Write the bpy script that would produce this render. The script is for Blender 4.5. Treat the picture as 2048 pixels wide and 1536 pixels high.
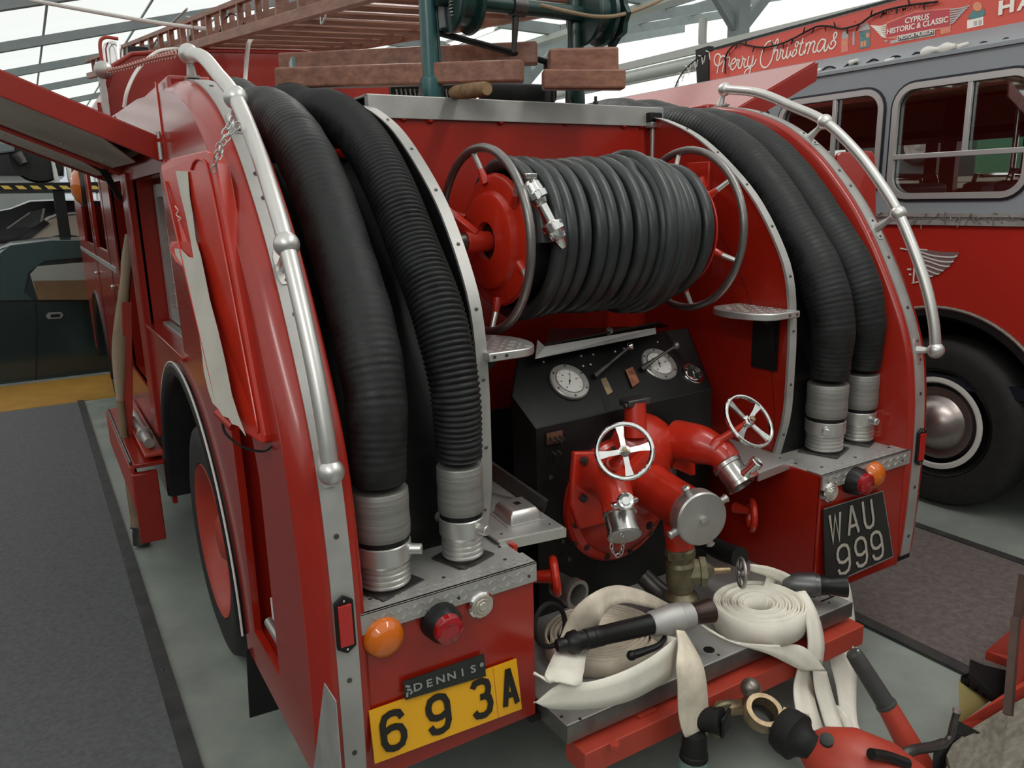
import bpy, math, random
from mathutils import Vector, Matrix
random.seed(7)
S = bpy.context.scene
for o in list(bpy.data.objects): bpy.data.objects.remove(o)
COL = S.collection
# ------------------------------------------------------------------ camera, world, light, exposure
ZT = 0.78                       # height of the tail deck over the floor; all truck sizes are taken from the deck
RM = ((0.854367, -0.13936, 0.500635), (-0.519112, -0.184248, 0.834611), (-0.02407, -0.97295, -0.229759))
FPX = 1575.29
CAM = Vector((-1.5062, -1.5237, 0.8822))
RMm = Matrix(RM)
cam = bpy.data.objects.new('camera', bpy.data.cameras.new('camera'))
COL.objects.link(cam); S.camera = cam
cam.data.sensor_width = 36.0; cam.data.lens = FPX / 2048 * 36
cam.data.clip_start = 0.02; cam.data.clip_end = 200
m3 = Matrix(((RM[0][0], -RM[0][1], -RM[0][2]), (RM[1][0], -RM[1][1], -RM[1][2]), (RM[2][0], -RM[2][1], -RM[2][2])))
cam.matrix_world = Matrix.Translation(CAM + Vector((0, 0, ZT))) @ m3.to_4x4()
W = bpy.data.worlds.new('sky'); S.world = W; W.use_nodes = True
W.node_tree.nodes['Background'].inputs[0].default_value = (0.80, 0.88, 0.95, 1)
W.node_tree.nodes['Background'].inputs[1].default_value = 1.0
S.view_settings.view_transform = 'Standard'; S.view_settings.look = 'None'
S.view_settings.exposure = 0.0; S.view_settings.gamma = 1.0; S.view_settings.use_curve_mapping = False
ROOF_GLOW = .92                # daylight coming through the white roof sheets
def area(name, loc, size, sy, power, col=(1, 1, 1), rot=(0, 0, 0)):
    l = bpy.data.lights.new(name, 'AREA'); l.shape = 'RECTANGLE'; l.size = size; l.size_y = sy; l.energy = power; l.color = col
    o = bpy.data.objects.new(name, l); COL.objects.link(o); o.location = loc; o.rotation_euler = rot; return o
area('tube_light_area', (-2.6, -2.2, 3.05), 0.25, 2.6, 30, (1, .98, .94), (0, math.radians(-20), 0))
area('tube_light_area', (0.6, -1.2, 3.75), 0.25, 2.6, 34, (1, .98, .94))
area('tube_light_area', (0.6, 3.4, 3.85), 0.25, 2.6, 34, (1, .98, .94))

# ------------------------------------------------------------------ picking a point on a plane, sizes
def ray(u, v):
    return RMm @ Vector(((u - 1024) / FPX, (v - 768) / FPX, 1.0))
def P(u, v, X=None, Y=None, Z=None):
    D = ray(u, v)
    t = (X - CAM.x) / D.x if X is not None else (Y - CAM.y) / D.y if Y is not None else (Z - CAM.z) / D.z
    return CAM + D * t
def Ppl(u, v, p0, n):
    D = ray(u, v); t = (p0 - CAM).dot(n) / D.dot(n); return CAM + D * t
def pr(px, p):
    fwd = Vector((RM[0][2], RM[1][2], RM[2][2]))
    return px * (Vector(p) - CAM).dot(fwd) / FPX
def lerp(a, b, t): return a + (b - a) * t
def spline(pts, n):
    """Catmull-Rom through pts, resampled to n points of even spacing"""
    p = [Vector(q) for q in pts]; p = [p[0] * 2 - p[1]] + p + [p[-1] * 2 - p[-2]]
    d = []
    for i in range(1, len(p) - 2):
        for k in range(24):
            t = k / 24; a, b, c, e = p[i - 1], p[i], p[i + 1], p[i + 2]
            d.append(0.5 * ((2 * b) + (c - a) * t + (2 * a - 5 * b + 4 * c - e) * t * t + (3 * b - a - 3 * c + e) * t ** 3))
    d.append(p[-2])
    L = [0]
    for i in range(1, len(d)): L.append(L[-1] + (d[i] - d[i - 1]).length)
    out = []; j = 0
    for k in range(n):
        s = L[-1] * k / (n - 1)
        while j < len(L) - 2 and L[j + 1] < s: j += 1
        w = (s - L[j]) / max(1e-9, L[j + 1] - L[j]); out.append(d[j].lerp(d[j + 1], min(1, w)))
    return out

# ------------------------------------------------------------------ materials
STUFF = ('screw', 'strip_screws', 'trim_screws', 'shelf_screw', 'deck_screw', 'lip_screw', 'bracket_screw', 'reflector_screw', 'foot_shelf_screw', 'lens_screw', 'wheel_nut', 'lid_rivet', 'bezel_screw', 'tread_ribs', 'door_chain', 'safety_chain', 'cap_chain', 'nozzle_lugs', 'nozzle_collar', 'nozzle_grip_ribs', 'corner_strip_bolt', 'corner_emblem', 'light_string', 'rack_mesh', 'snow_dots', 'fringe', 'hazard_stripes', 'door_seam')
MATS = {}
def mat(name, col, rough=0.5, metal=0.0, var=0.0, vscale=8, bump=0.0, bscale=200, coat=0.0, spec=0.5, col2=None, thr=None, emit=None, estr=0, trans=0, stretch=None, rvar=0.0):
    m = bpy.data.materials.new(name); m.use_nodes = True; nt = m.node_tree; b = nt.nodes['Principled BSDF']
    b.inputs['Base Color'].default_value = (*col, 1); b.inputs['Roughness'].default_value = rough; b.inputs['Metallic'].default_value = metal
    b.inputs['Coat Weight'].default_value = coat; b.inputs['Coat Roughness'].default_value = 0.12; b.inputs['Specular IOR Level'].default_value = spec
    if trans: b.inputs['Transmission Weight'].default_value = trans
    if emit: b.inputs['Emission Color'].default_value = (*emit, 1); b.inputs['Emission Strength'].default_value = estr
    need = var or bump or col2 or rvar
    if need:
        tc = nt.nodes.new('ShaderNodeTexCoord'); mp = nt.nodes.new('ShaderNodeMapping'); nt.links.new(tc.outputs['Object'], mp.inputs[0])
        if stretch: mp.inputs['Scale'].default_value = stretch
        src = mp.outputs[0]
    if var or col2 or rvar:
        n = nt.nodes.new('ShaderNodeTexNoise'); n.inputs['Scale'].default_value = vscale; n.inputs['Detail'].default_value = 8; n.inputs['Roughness'].default_value = .62
        nt.links.new(src, n.inputs['Vector'])
        if var or col2:
            r = nt.nodes.new('ShaderNodeValToRGB')
            c2 = col2 or tuple(min(1, c * (1 + var)) for c in col); c1 = col if col2 else tuple(c * (1 - var) for c in col)
            t = thr or (0.3, 0.7); r.color_ramp.elements[0].position = t[0]; r.color_ramp.elements[1].position = t[1]
            r.color_ramp.elements[0].color = (*c1, 1); r.color_ramp.elements[1].color = (*c2, 1)
            nt.links.new(n.outputs[0], r.inputs[0]); nt.links.new(r.outputs[0], b.inputs['Base Color'])
        if rvar:
            q = nt.nodes.new('ShaderNodeMapRange'); q.inputs['From Min'].default_value = .3; q.inputs['From Max'].default_value = .7
            q.inputs['To Min'].default_value = max(0.02, rough - rvar); q.inputs['To Max'].default_value = rough + rvar
            nt.links.new(n.outputs[0], q.inputs[0]); nt.links.new(q.outputs[0], b.inputs['Roughness'])
    if bump:
        n2 = nt.nodes.new('ShaderNodeTexNoise'); n2.inputs['Scale'].default_value = bscale; n2.inputs['Detail'].default_value = 4; nt.links.new(src, n2.inputs['Vector'])
        bp = nt.nodes.new('ShaderNodeBump'); bp.inputs['Strength'].default_value = bump; bp.inputs['Distance'].default_value = 0.002
        nt.links.new(n2.outputs[0], bp.inputs['Height']); nt.links.new(bp.outputs[0], b.inputs['Normal'])
    MATS[name] = m; return m
red = mat('fire_red_paint', (.31, .013, .005), .27, 0, .08, 2, 0, 60, coat=.35, rvar=.012)
redworn = mat('chipped_fire_red_paint', (.31, .013, .005), .27, 0, 0, 34, 0, 60, coat=.35, col2=(.60, .42, .36), thr=(.715, .73))
redd = mat('red_enamel_castings', (.47, .024, .010), .28, 0, .12, 12, .12, 90, coat=.3)
redo = mat('orange_red_paint', (.40, .045, .025), .42, 0, .12, 6, .1, 90)
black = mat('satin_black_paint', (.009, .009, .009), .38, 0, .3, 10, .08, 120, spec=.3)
matt = mat('matt_black_rubber', (.010, .010, .010), .62, 0, .3, 14, .15, 200, spec=.3)
tyre = mat('tyre_rubber', (.014, .013, .012), .7, 0, .4, 20, .3, 120)
hoseo = mat('dusty_black_hose_rubber', (.0105, .012, .0115), .55, 0, .5, 18, .3, 140, rvar=.12, spec=.35)
hoser = mat('dark_grey_reel_hose', (.024, .028, .028), .38, 0, .25, 12, .08, 90, rvar=.08)
alu = mat('dull_aluminium', (.46, .45, .43), .42, .85, .14, 9, .12, 160, rvar=.1)
alup = mat('grey_alloy_plate', (.42, .41, .39), .5, .55, .15, 7, .1, 180, rvar=.1)
alur = mat('satin_alloy_rail', (.60, .59, .56), .36, .8, .06, 9, rvar=.04)
steelb = mat('bright_steel_coupling', (.42, .41, .39), .26, .95, .2, 25, rvar=.06)
chrome = mat('chrome', (.75, .74, .72), .12, 1, .1, 30, rvar=.05)
steel = mat('dark_steel', (.10, .095, .09), .38, .8, .3, 20, .1, 100)
ringm = mat('worn_grey_ring_metal', (.22, .21, .20), .34, .8, .2, 14, .1, 120)
brass = mat('tarnished_brass', (.17, .15, .09), .45, .6, .35, 24, .3, 100)
brassr = mat('worn_brass_eye', (.30, .22, .13), .42, .7, .35, 30, .3, 120)
canvas = mat('off_white_canvas_hose', (.80, .76, .66), .82, 0, .13, 7, .35, 420)
canvasd = mat('soiled_canvas_hose', (.68, .60, .48), .85, 0, .3, 9, .35, 420)
canvasb = mat('brown_canvas_hose', (.24, .17, .10), .85, 0, .22, 7, .3, 300)
wood = mat('varnished_red_brown_wood', (.13, .042, .024), .42, 0, 0, 5, .03, 60, col2=(.32, .14, .085), thr=(.3, .75), stretch=(1, 8, 8))
woodl = mat('ladder_timber', (.20, .085, .05), .5, 0, 0, 6, .2, 60, col2=(.40, .20, .13), thr=(.35, .75), stretch=(6, 1, 6))
woodd = mat('log_wood', (.22, .13, .06), .7, 0, .4, 30, .5, 60)
ply = mat('weathered_board', (.12, .105, .08), .8, 0, 0, 5, .5, 60, col2=(.26, .235, .19), thr=(.3, .7), stretch=(1.5, 14, 14))
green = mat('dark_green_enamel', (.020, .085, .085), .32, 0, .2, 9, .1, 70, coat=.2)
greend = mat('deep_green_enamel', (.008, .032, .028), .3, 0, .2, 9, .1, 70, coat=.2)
yplate = mat('amber_plate_yellow', (.78, .38, .008), .35, 0)
bplate = mat('black_plate', (.016, .018, .016), .4, 0, .2, 9)
letg = mat('aged_white_letter', (.42, .38, .33), .5)
blk = mat('lettering_black', (.010, .008, .006), .4)
silv = mat('silver_letter', (.45, .44, .42), .35, .8)
amber = mat('amber_lens', (.60, .13, .006), .12, 0, coat=.6, emit=None)
redl = mat('red_lens', (.30, .006, .010), .1, 0, .3, 60, coat=.6)
refl = mat('red_reflector', (.42, .010, .008), .22, 0, .15, 250, coat=.4)
clearl = mat('clear_lens', (.42, .38, .32), .1, .2, coat=.6)
dial = mat('gauge_face', (.62, .60, .56), .45)
white = mat('white_paint', (.68, .66, .62), .5, 0, .06, 9)
cream = mat('dried_cream_residue', (.50, .47, .41), .75, 0, .10, 9, .2, 120)
alui = mat('bare_inner_aluminium', (.62, .59, .52), .4, .3, 0, 2.2, .03, 90, col2=(.34, .32, .27), thr=(.38, .68), stretch=(1, .5, 1))
tan = mat('cork_grip', (.16, .055, .03), .6)
MR = 'metal'
def glass(name, col, rough=0.03, mix=.35):
    m = bpy.data.materials.new(name); m.use_nodes = True; nt = m.node_tree; nt.nodes.clear()
    o = nt.nodes.new('ShaderNodeOutputMaterial'); mx = nt.nodes.new('ShaderNodeMixShader'); t = nt.nodes.new('ShaderNodeBsdfTransparent'); g = nt.nodes.new('ShaderNodeBsdfGlossy')
    t.inputs[0].default_value = (*col, 1); g.inputs[0].default_value = (.9, .95, .95, 1); g.inputs[1].default_value = rough
    fr = nt.nodes.new('ShaderNodeFresnel'); fr.inputs[0].default_value = 1.5
    ad = nt.nodes.new('ShaderNodeMath'); ad.operation = 'ADD'; ad.inputs[1].default_value = mix * .3; nt.links.new(fr.outputs[0], ad.inputs[0])
    nt.links.new(ad.outputs[0], mx.inputs[0]); nt.links.new(t.outputs[0], mx.inputs[1]); nt.links.new(g.outputs[0], mx.inputs[2]); nt.links.new(mx.outputs[0], o.inputs[0]); return m
pane = glass('window_glass', (.94, .95, .94), mix=.5)
carglass = glass('tinted_car_glass', (.55, .60, .58), mix=.5)

# ------------------------------------------------------------------ mesh building
def frame(d):
    d = Vector(d).normalized(); a = Vector((0, 0, 1)) if abs(d.z) < .9 else Vector((0, 1, 0))
    x = a.cross(d).normalized(); y = d.cross(x); return x, y, d
class MB:
    def __init__(s): s.v = []; s.f = []
    def add(s, vs, fs):
        n = len(s.v); s.v += [Vector(q) for q in vs]; s.f += [tuple(i + n for i in f) for f in fs]; return s
    def box(s, c, sz, R=None):
        c = Vector(c); hx, hy, hz = [q / 2 for q in sz]
        vs = [Vector((x, y, z)) for x in (-hx, hx) for y in (-hy, hy) for z in (-hz, hz)]
        if R is not None: vs = [R @ q for q in vs]
        return s.add([c + q for q in vs], [(0, 1, 3, 2), (4, 6, 7, 5), (0, 4, 5, 1), (2, 3, 7, 6), (0, 2, 6, 4), (1, 5, 7, 3)])
    def bb(s, a, b):
        a = Vector(a); b = Vector(b); return s.box((a + b) / 2, [abs(q) for q in (b - a)])
    def beam(s, a, b, w, h, up=(0, 0, 1)):
        a = Vector(a); b = Vector(b); d = (b - a).normalized(); x = d.cross(Vector(up)).normalized(); z = x.cross(d)
        c = [a + x * (i * w / 2) + z * (j * h / 2) for i, j in ((-1, -1), (1, -1), (1, 1), (-1, 1))]
        return s.add(c + [q + (b - a) for q in c], [(0, 3, 2, 1), (4, 5, 6, 7), (0, 1, 5, 4), (1, 2, 6, 5), (2, 3, 7, 6), (3, 0, 4, 7)])
    def lathe(s, prof, o, d, seg=24, cap=True):
        """prof: (t along d, r)"""
        o = Vector(o); x, y, z = frame(d); n = len(s.v); k = len(prof)
        for t, r in prof:
            for i in range(seg):
                a = 2 * math.pi * i / seg; s.v.append(o + z * t + (x * math.cos(a) + y * math.sin(a)) * r)
        for j in range(k - 1):
            for i in range(seg):
                a = n + j * seg + i; b = n + j * seg + (i + 1) % seg; s.f.append((a, b, b + seg, a + seg))
        if cap: s.f.append(tuple(n + i for i in range(seg))[::-1]); s.f.append(tuple(n + (k - 1) * seg + i for i in range(seg)))
        return s
    def cyl(s, a, b, r, r2=None, seg=16):
        a = Vector(a); b = Vector(b); L = (b - a).length; return s.lathe([(0, r), (L, r if r2 is None else r2)], a, b - a, seg)
    def ball(s, c, r, seg=16, n=10, sc=1):
        return s.lathe([(-r * math.cos(math.pi * i / n) * sc, max(1e-4, r * math.sin(math.pi * i / n))) for i in range(n + 1)], c, (0, 0, 1), seg, False)
    def tube(s, pts, r, seg=10, closed=False, cap=True):
        pts = [Vector(p) for p in pts]; n = len(s.v); m = len(pts)
        def tg(i):
            if closed: return (pts[(i + 1) % m] - pts[i - 1]).normalized()
            return (pts[min(i + 1, m - 1)] - pts[max(i - 1, 0)]).normalized()
        x, y, z = frame(tg(0)); pz = z
        for i in range(m):
            z = tg(i); q = pz.rotation_difference(z); x = q @ x; x = (x - z * x.dot(z)).normalized(); y = z.cross(x); pz = z
            rr = r(i) if callable(r) else r
            for k in range(seg):
                a = 2 * math.pi * k / seg; s.v.append(pts[i] + (x * math.cos(a) + y * math.sin(a)) * rr)
        for j in range(m if closed else m - 1):
            for k in range(seg):
                a = n + j * seg + k; b = n + j * seg + (k + 1) % seg; c = n + ((j + 1) % m) * seg + (k + 1) % seg; d = n + ((j + 1) % m) * seg + k
                s.f.append((a, b, c, d))
        if cap and not closed: s.f.append(tuple(n + k for k in range(seg))[::-1]); s.f.append(tuple(n + (m - 1) * seg + k for k in range(seg)))
        return s
    def ring(s, c, d, R, r, n=40, seg=10, a0=0, a1=None):
        x, y, z = frame(d); c = Vector(c); m = n if a1 is None else n + 1; A = 2 * math.pi if a1 is None else a1 - a0
        return s.tube([c + (x * math.cos(a0 + A * i / n) + y * math.sin(a0 + A * i / n)) * R for i in range(m)], r, seg, closed=a1 is None)
    def loft(s, rows, closed=False):
        n = len(s.v); k = len(rows[0])
        for r in rows: s.v += [Vector(q) for q in r]
        for j in range(len(rows) - 1):
            for i in range(k if closed else k - 1):
                a = n + j * k + i; b = n + j * k + (i + 1) % k; s.f.append((a, b, b + k, a + k))
        return s
    def quad(s, a, b, c, d): return s.add([a, b, c, d], [(0, 1, 2, 3)])
    def prism(s, poly, vec):
        """poly: 3-D outline, extruded by vec"""
        p = [Vector(q) for q in poly]; v = Vector(vec); k = len(p)
        return s.add(p + [q + v for q in p], [tuple(range(k))[::-1], tuple(range(k, 2 * k))] + [(i, (i + 1) % k, (i + 1) % k + k, i + k) for i in range(k)])
    def bar(s, pts, w, nrm, th):
        """thick mitred stroke on a flat surface with normal nrm"""
        pts = [Vector(p) for p in pts]; nrm = Vector(nrm).normalized(); m = len(pts); L = []; Rr = []
        for i in range(m):
            a = (pts[i] - pts[i - 1]).normalized() if i else None; b = (pts[i + 1] - pts[i]).normalized() if i < m - 1 else None
            d = ((a or b) + (b or a)).normalized(); sd = nrm.cross(d); k = 1.0
            if a and b: k = 1 / max(.55, sd.dot(nrm.cross(a)))
            L.append(pts[i] + sd * w / 2 * k); Rr.append(pts[i] - sd * w / 2 * k)
        up = nrm * th
        s.loft([Rr, [q + up for q in Rr], [q + up for q in L], L])
        for i in (0, m - 1): s.add([Rr[i], Rr[i] + up, L[i] + up, L[i]], [(0, 1, 2, 3)])
        return s
def wpos(o):
    p = Vector((0, 0, 0))
    while o: p = p + o.location; o = o.parent
    return p
def obj(name, mb, m, parent=None, smooth=True, bevel=0, ang=35, solid=0, sub=0, label=None, origin=None):
    """one mesh object; mb holds deck-based coordinates"""
    if not isinstance(mb, bpy.types.Mesh):
        vs = [v + Vector((0, 0, ZT)) for v in mb.v]
        if parent is not None: off = wpos(parent)
        elif origin is not None: off = Vector(origin)
        else:
            xs = [v.x for v in vs]; ys = [v.y for v in vs]; off = Vector(((min(xs) + max(xs)) / 2, (min(ys) + max(ys)) / 2, min(v.z for v in vs)))
        me = bpy.data.meshes.new(name); me.from_pydata([v - off for v in vs], [], mb.f); me.update()
    else: me = mb; off = Vector((0, 0, 0))
    if smooth:
        me.polygons.foreach_set('use_smooth', [True] * len(me.polygons)); me.set_sharp_from_angle(angle=math.radians(ang))
    me.materials.append(m); o = bpy.data.objects.new(name, me); COL.objects.link(o)
    if parent is not None: o.parent = parent
    else: o.location = off
    if solid: q = o.modifiers.new('s', 'SOLIDIFY'); q.thickness = solid; q.offset = 0
    if sub: q = o.modifiers.new('u', 'SUBSURF'); q.levels = sub; q.render_levels = sub
    if bevel: q = o.modifiers.new('b', 'BEVEL'); q.width = bevel; q.segments = 2; q.limit_method = 'ANGLE'; q.angle_limit = math.radians(40)
    if label: o['label'] = label
    if name in STUFF: o['kind'] = 'stuff'
    return o
def thing(name, label, cat, loc, group=None):
    o = bpy.data.objects.new(name, None); COL.objects.link(o); o.location = (loc[0], loc[1], loc[2] + ZT); o.empty_display_size = .1
    o['label'] = label; o['category'] = cat
    if group: o['group'] = group
    return o
def tag(o, label, cat, group=None):
    o['label'] = label; o['category'] = cat
    if group: o['group'] = group
    return o
def struct(name, mb, m, **k):
    o = obj(name, mb, m, **k); o['kind'] = 'structure'; return o
def plate2d(outer, holes, fn, th):
    """flat sheet with holes: 2-D outline (tuples) -> fn(x, y, z) ; returns MB"""
    cu = bpy.data.curves.new('c', 'CURVE'); cu.dimensions = '2D'; cu.fill_mode = 'BOTH'; cu.extrude = th / 2
    for lp in [outer] + holes:
        sp = cu.splines.new('POLY'); sp.points.add(len(lp) - 1)
        for i, p in enumerate(lp): sp.points[i].co = (p[0], p[1], 0, 1)
        sp.use_cyclic_u = True
    o = bpy.data.objects.new('c', cu); COL.objects.link(o)
    me = bpy.data.meshes.new_from_object(o.evaluated_get(bpy.context.evaluated_depsgraph_get()))
    mb = MB(); mb.add([fn(v.co.x, v.co.y, v.co.z) for v in me.vertices], [tuple(p.vertices) for p in me.polygons])
    bpy.data.objects.remove(o); bpy.data.curves.remove(cu); bpy.data.meshes.remove(me); return mb
def text(s, fn, size=1, th=.002, shear=0, bold=0, space=1, align='CENTER'):
    """built-in font lettering as mesh; fn maps text-plane x, y, z"""
    cu = bpy.data.curves.new('t', 'FONT'); cu.body = s; cu.size = size; cu.extrude = th / 2; cu.shear = shear; cu.offset = bold; cu.space_character = space
    cu.align_x = align; cu.align_y = 'CENTER'; cu.resolution_u = 3
    o = bpy.data.objects.new('t', cu); COL.objects.link(o)
    me = bpy.data.meshes.new_from_object(o.evaluated_get(bpy.context.evaluated_depsgraph_get()))
    mb = MB(); mb.add([fn(v.co.x, v.co.y, v.co.z) for v in me.vertices], [tuple(p.vertices) for p in me.polygons])
    bpy.data.objects.remove(o); bpy.data.curves.remove(cu); bpy.data.meshes.remove(me); return mb
def quadmap(TL, TR, BR, BL):
    n = (TR - TL).cross(BL - TL).normalized()
    if n.dot(CAM - TL) < 0: n = -n
    def f(s, t, h=0): return TL.lerp(TR, s).lerp(BL.lerp(BR, s), t) + n * h     # s to the right, t down
    return f, n
def rrect(x0, y0, x1, y1, r, n=5):
    o = []
    for cx, cy, a in ((x1 - r, y1 - r, 0), (x0 + r, y1 - r, 90), (x0 + r, y0 + r, 180), (x1 - r, y0 + r, 270)):
        for i in range(n + 1):
            t = math.radians(a + 90 * i / n); o.append((cx + r * math.cos(t), cy + r * math.sin(t)))
    return o
def arc(cx, cy, r, a0, a1, n):
    return [(cx + r * math.cos(math.radians(a0 + (a1 - a0) * i / n)), cy + r * math.sin(math.radians(a0 + (a1 - a0) * i / n))) for i in range(n + 1)]
def bolts(pts, d, r, h, seg=6):
    b = MB()
    for p in pts: b.lathe([(0, r), (h * .7, r), (h, r * .7)], p, d, seg)
    return b
def chain(pts, L, r, w=None):
    """separate oval links along a path"""
    b = MB(); w = w or L * .33; q = [Vector(p) for p in pts]; tot = sum((q[i + 1] - q[i]).length for i in range(len(q) - 1)); n = max(3, int(tot / (L * .78)))
    c = spline(q, n + 1)
    for i in range(n):
        d = (c[i + 1] - c[i]).normalized(); x, y, z = frame(d); u = x if i % 2 else y; m = (c[i] + c[i + 1]) / 2
        b.tube([m + d * (math.cos(2 * math.pi * k / 10) * L / 2) + u * (math.sin(2 * math.pi * k / 10) * w) for k in range(10)], r, 5, closed=True)
    return b

# ================================================================== THE HALL
FZ = -ZT
concrete = mat('pale_green_grey_concrete', (.22, .245, .22), .45, 0, 0, 3.5, .15, 30, col2=(.33, .36, .32), thr=(.3, .7), rvar=.1)
carpetg = mat('grey_carpet', (.135, .137, .145), .95, 0, .22, 60, .9, 900)
carpetb = mat('brown_grey_carpet', (.15, .122, .113), .95, 0, .28, 40, .9, 900)
edgem = mat('dark_edging_strip', (.035, .035, .033), .6, 0, .5, 9, .2, 60)
yfloor = mat('ochre_floor_paint', (.42, .22, .035), .5, 0, .15, 5)
beamg = mat('grey_steel_beam', (.24, .275, .275), .5, 0, .1, 6)
beamw = mat('white_steel_beam', (.52, .54, .50), .5)
wallm = mat('pale_wall_sheet', (.26, .27, .26), .6, 0, .08, 2)
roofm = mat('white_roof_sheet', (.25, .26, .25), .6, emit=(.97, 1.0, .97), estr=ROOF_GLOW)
# sheet seams: thin strips of the roof let less light through
struct('floor', MB().bb((-9, -7, FZ - .1), (16, 26, FZ)), concrete)
def slab(name, x0, y0, x1, y1, m, h=.006): return MB().bb((x0, y0, FZ), (x1, y1, FZ + h))
cl = tag(obj('carpet_runner', MB().bb((-4.6, -6, FZ + .001), (-1.325, 6.2, FZ + .009)), carpetg), 'grey carpet runner on the floor left of the fire engine', 'carpet')
tag(obj('edging_strip', MB().bb((-1.325, -6, FZ + .001), (-1.275, 6.25, FZ + .014)), edgem), 'dark edging strip bordering the grey carpet left of the fire engine', 'strip')
obj('screw', bolts([(-1.30, y, FZ + .013) for y in (-.2, .62, 1.35, 2.6, 4.1, 5.5)], (0, 0, 1), .006, .003), steel, bpy.data.objects['edging_strip'])
tag(obj('carpet_runner', MB().bb((1.13, -6, FZ + .001), (2.10, 12, FZ + .009)), carpetb), 'brown-grey carpet runner on the floor between the fire engine and the bus', 'carpet')
tag(obj('edging_strip', MB().bb((1.075, -6, FZ + .001), (1.13, 12, FZ + .014)), edgem), 'dark edging strip of the brownish carpet, on the fire engine side', 'strip')
tag(obj('edging_strip', MB().bb((2.10, -6, FZ + .001), (2.15, 12, FZ + .014)), edgem), 'dark edging strip of the brownish carpet, on the bus side', 'strip')
tag(obj('floor_marking', MB().bb((-9, 6.25, FZ), (-.9, 7.4, FZ + .004)), yfloor), 'ochre yellow painted band on the floor before the dark green coupe', 'marking')
# roof: one bay rising to the right, a valley gutter at x = 6, next bay beyond
RS = .25
def roofz(x): return 3.17 + RS * x if x < 2.2 else 3.72 - .03 * (x - 2.2) if x < 6.2 else 3.60 + .2 * (x - 6.2)
def roofstrip(x0, x1, y0, y1, dz=0, th=.02):
    return MB().prism([(x0, y0, roofz(x0 + .001) + dz), (x1, y0, roofz(x1 - .001) + dz), (x1, y1, roofz(x1 - .001) + dz), (x0, y1, roofz(x0 + .001) + dz)], (0, 0, th))
ceil = struct('ceiling', roofstrip(-6, 2.2, -7, 26), roofm)
me_c = MB(); me_c.v = roofstrip(2.2, 6.2, -7, 26).v; me_c.f = roofstrip(2.2, 6.2, -7, 26).f
obj('roof_slope', me_c, roofm, ceil)
obj('roof_slope', roofstrip(6.2, 13, -7, 26), roofm, ceil)
seam = mat('sheet_overlap', (.50, .53, .52), .6)
for x in (-5.4, -4.3, -3.2, -2.1, -1.0, .1, 1.2):
    obj('purlin', MB().prism([(x - .012, -7, roofz(x) - .02), (x + .012, -7, roofz(x) - .02), (x + .012, -7, roofz(x)), (x - .012, -7, roofz(x))], (0, 33, 0)), seam, ceil, smooth=False)
for x in (2.9, 3.8, 4.7, 5.5, 7.2, 8.4, 9.6, 11):
    obj('purlin', MB().prism([(x - .03, -7, roofz(x) - .07), (x + .03, -7, roofz(x) - .07), (x + .03, -7, roofz(x)), (x - .03, -7, roofz(x))], (0, 33, 0)), beamw if x < 6 else beamg, ceil, smooth=False)
for y in (-4, -1.6, .8, 3.0, 5.2, 7.4, 9.6, 11.7, 14, 16.8, 19.7, 22.8):
    w = .09
    obj('rafter', MB().add([(-6, y - w / 2, roofz(-6) - .17), (2.2, y - w / 2, roofz(2.1) - .17), (2.2, y - w / 2, roofz(2.1) - .07), (-6, y - w / 2, roofz(-6) - .07),
        (-6, y + w / 2, roofz(-6) - .17), (2.2, y + w / 2, roofz(2.1) - .17), (2.2, y + w / 2, roofz(2.1) - .07), (-6, y + w / 2, roofz(-6) - .07)],
        [(0, 1, 2, 3), (7, 6, 5, 4), (0, 4, 5, 1), (2, 6, 7, 3)]), beamg, ceil, smooth=False)
    if y > 0:
        obj('rafter', MB().beam((2.2, y, roofz(2.2) - .14), (6.2, y, roofz(6.19) - .14), .09, .16), beamg, ceil, smooth=False)
        obj('rafter', MB().beam((6.2, y, roofz(6.2) - .14), (13, y, roofz(13) - .14), .09, .16), beamg, ceil, smooth=False)
struct('wall_left', MB().bb((-6.1, -7, FZ), (-6, 26, 1.6)), wallm)
wr = struct('wall_right', MB().bb((13, -7, FZ), (13.1, 26, 5.2)), wallm)
obj('added_glow_sheet', MB().bb((12.96, -6, .9), (13, 25, 5.1)), roofm, wr)  # glowing sheet added to brighten the right wall
wb = struct('wall_back', plate2d([(-6.1, FZ), (13.1, FZ), (13.1, 4.4), (-6.1, 4.4)], [rrect(x, .6, x + 2.2, 2.1, .02, 1) for x in (-4.5, -.6, 3.2, 7.0)], lambda x, y, z: (x, 26 + z, y), .12), wallm, smooth=False)
struct('wall_front', MB().bb((-6.1, -7.1, FZ), (13.1, -7, 4.4)), wallm)
for i, x in enumerate((-4.5, -.6, 3.2, 7.0)):
    w = struct('window_%d' % (i + 1), MB().bb((x, 25.98, .6), (x + 2.2, 26.0, 2.1)), pane)
    obj('window_frame', MB().bb((x + 1.07, 25.94, .6), (x + 1.13, 26.04, 2.1)).bb((x, 25.94, 1.32), (x + 2.2, 26.04, 1.37)), beamw, w)
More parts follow.
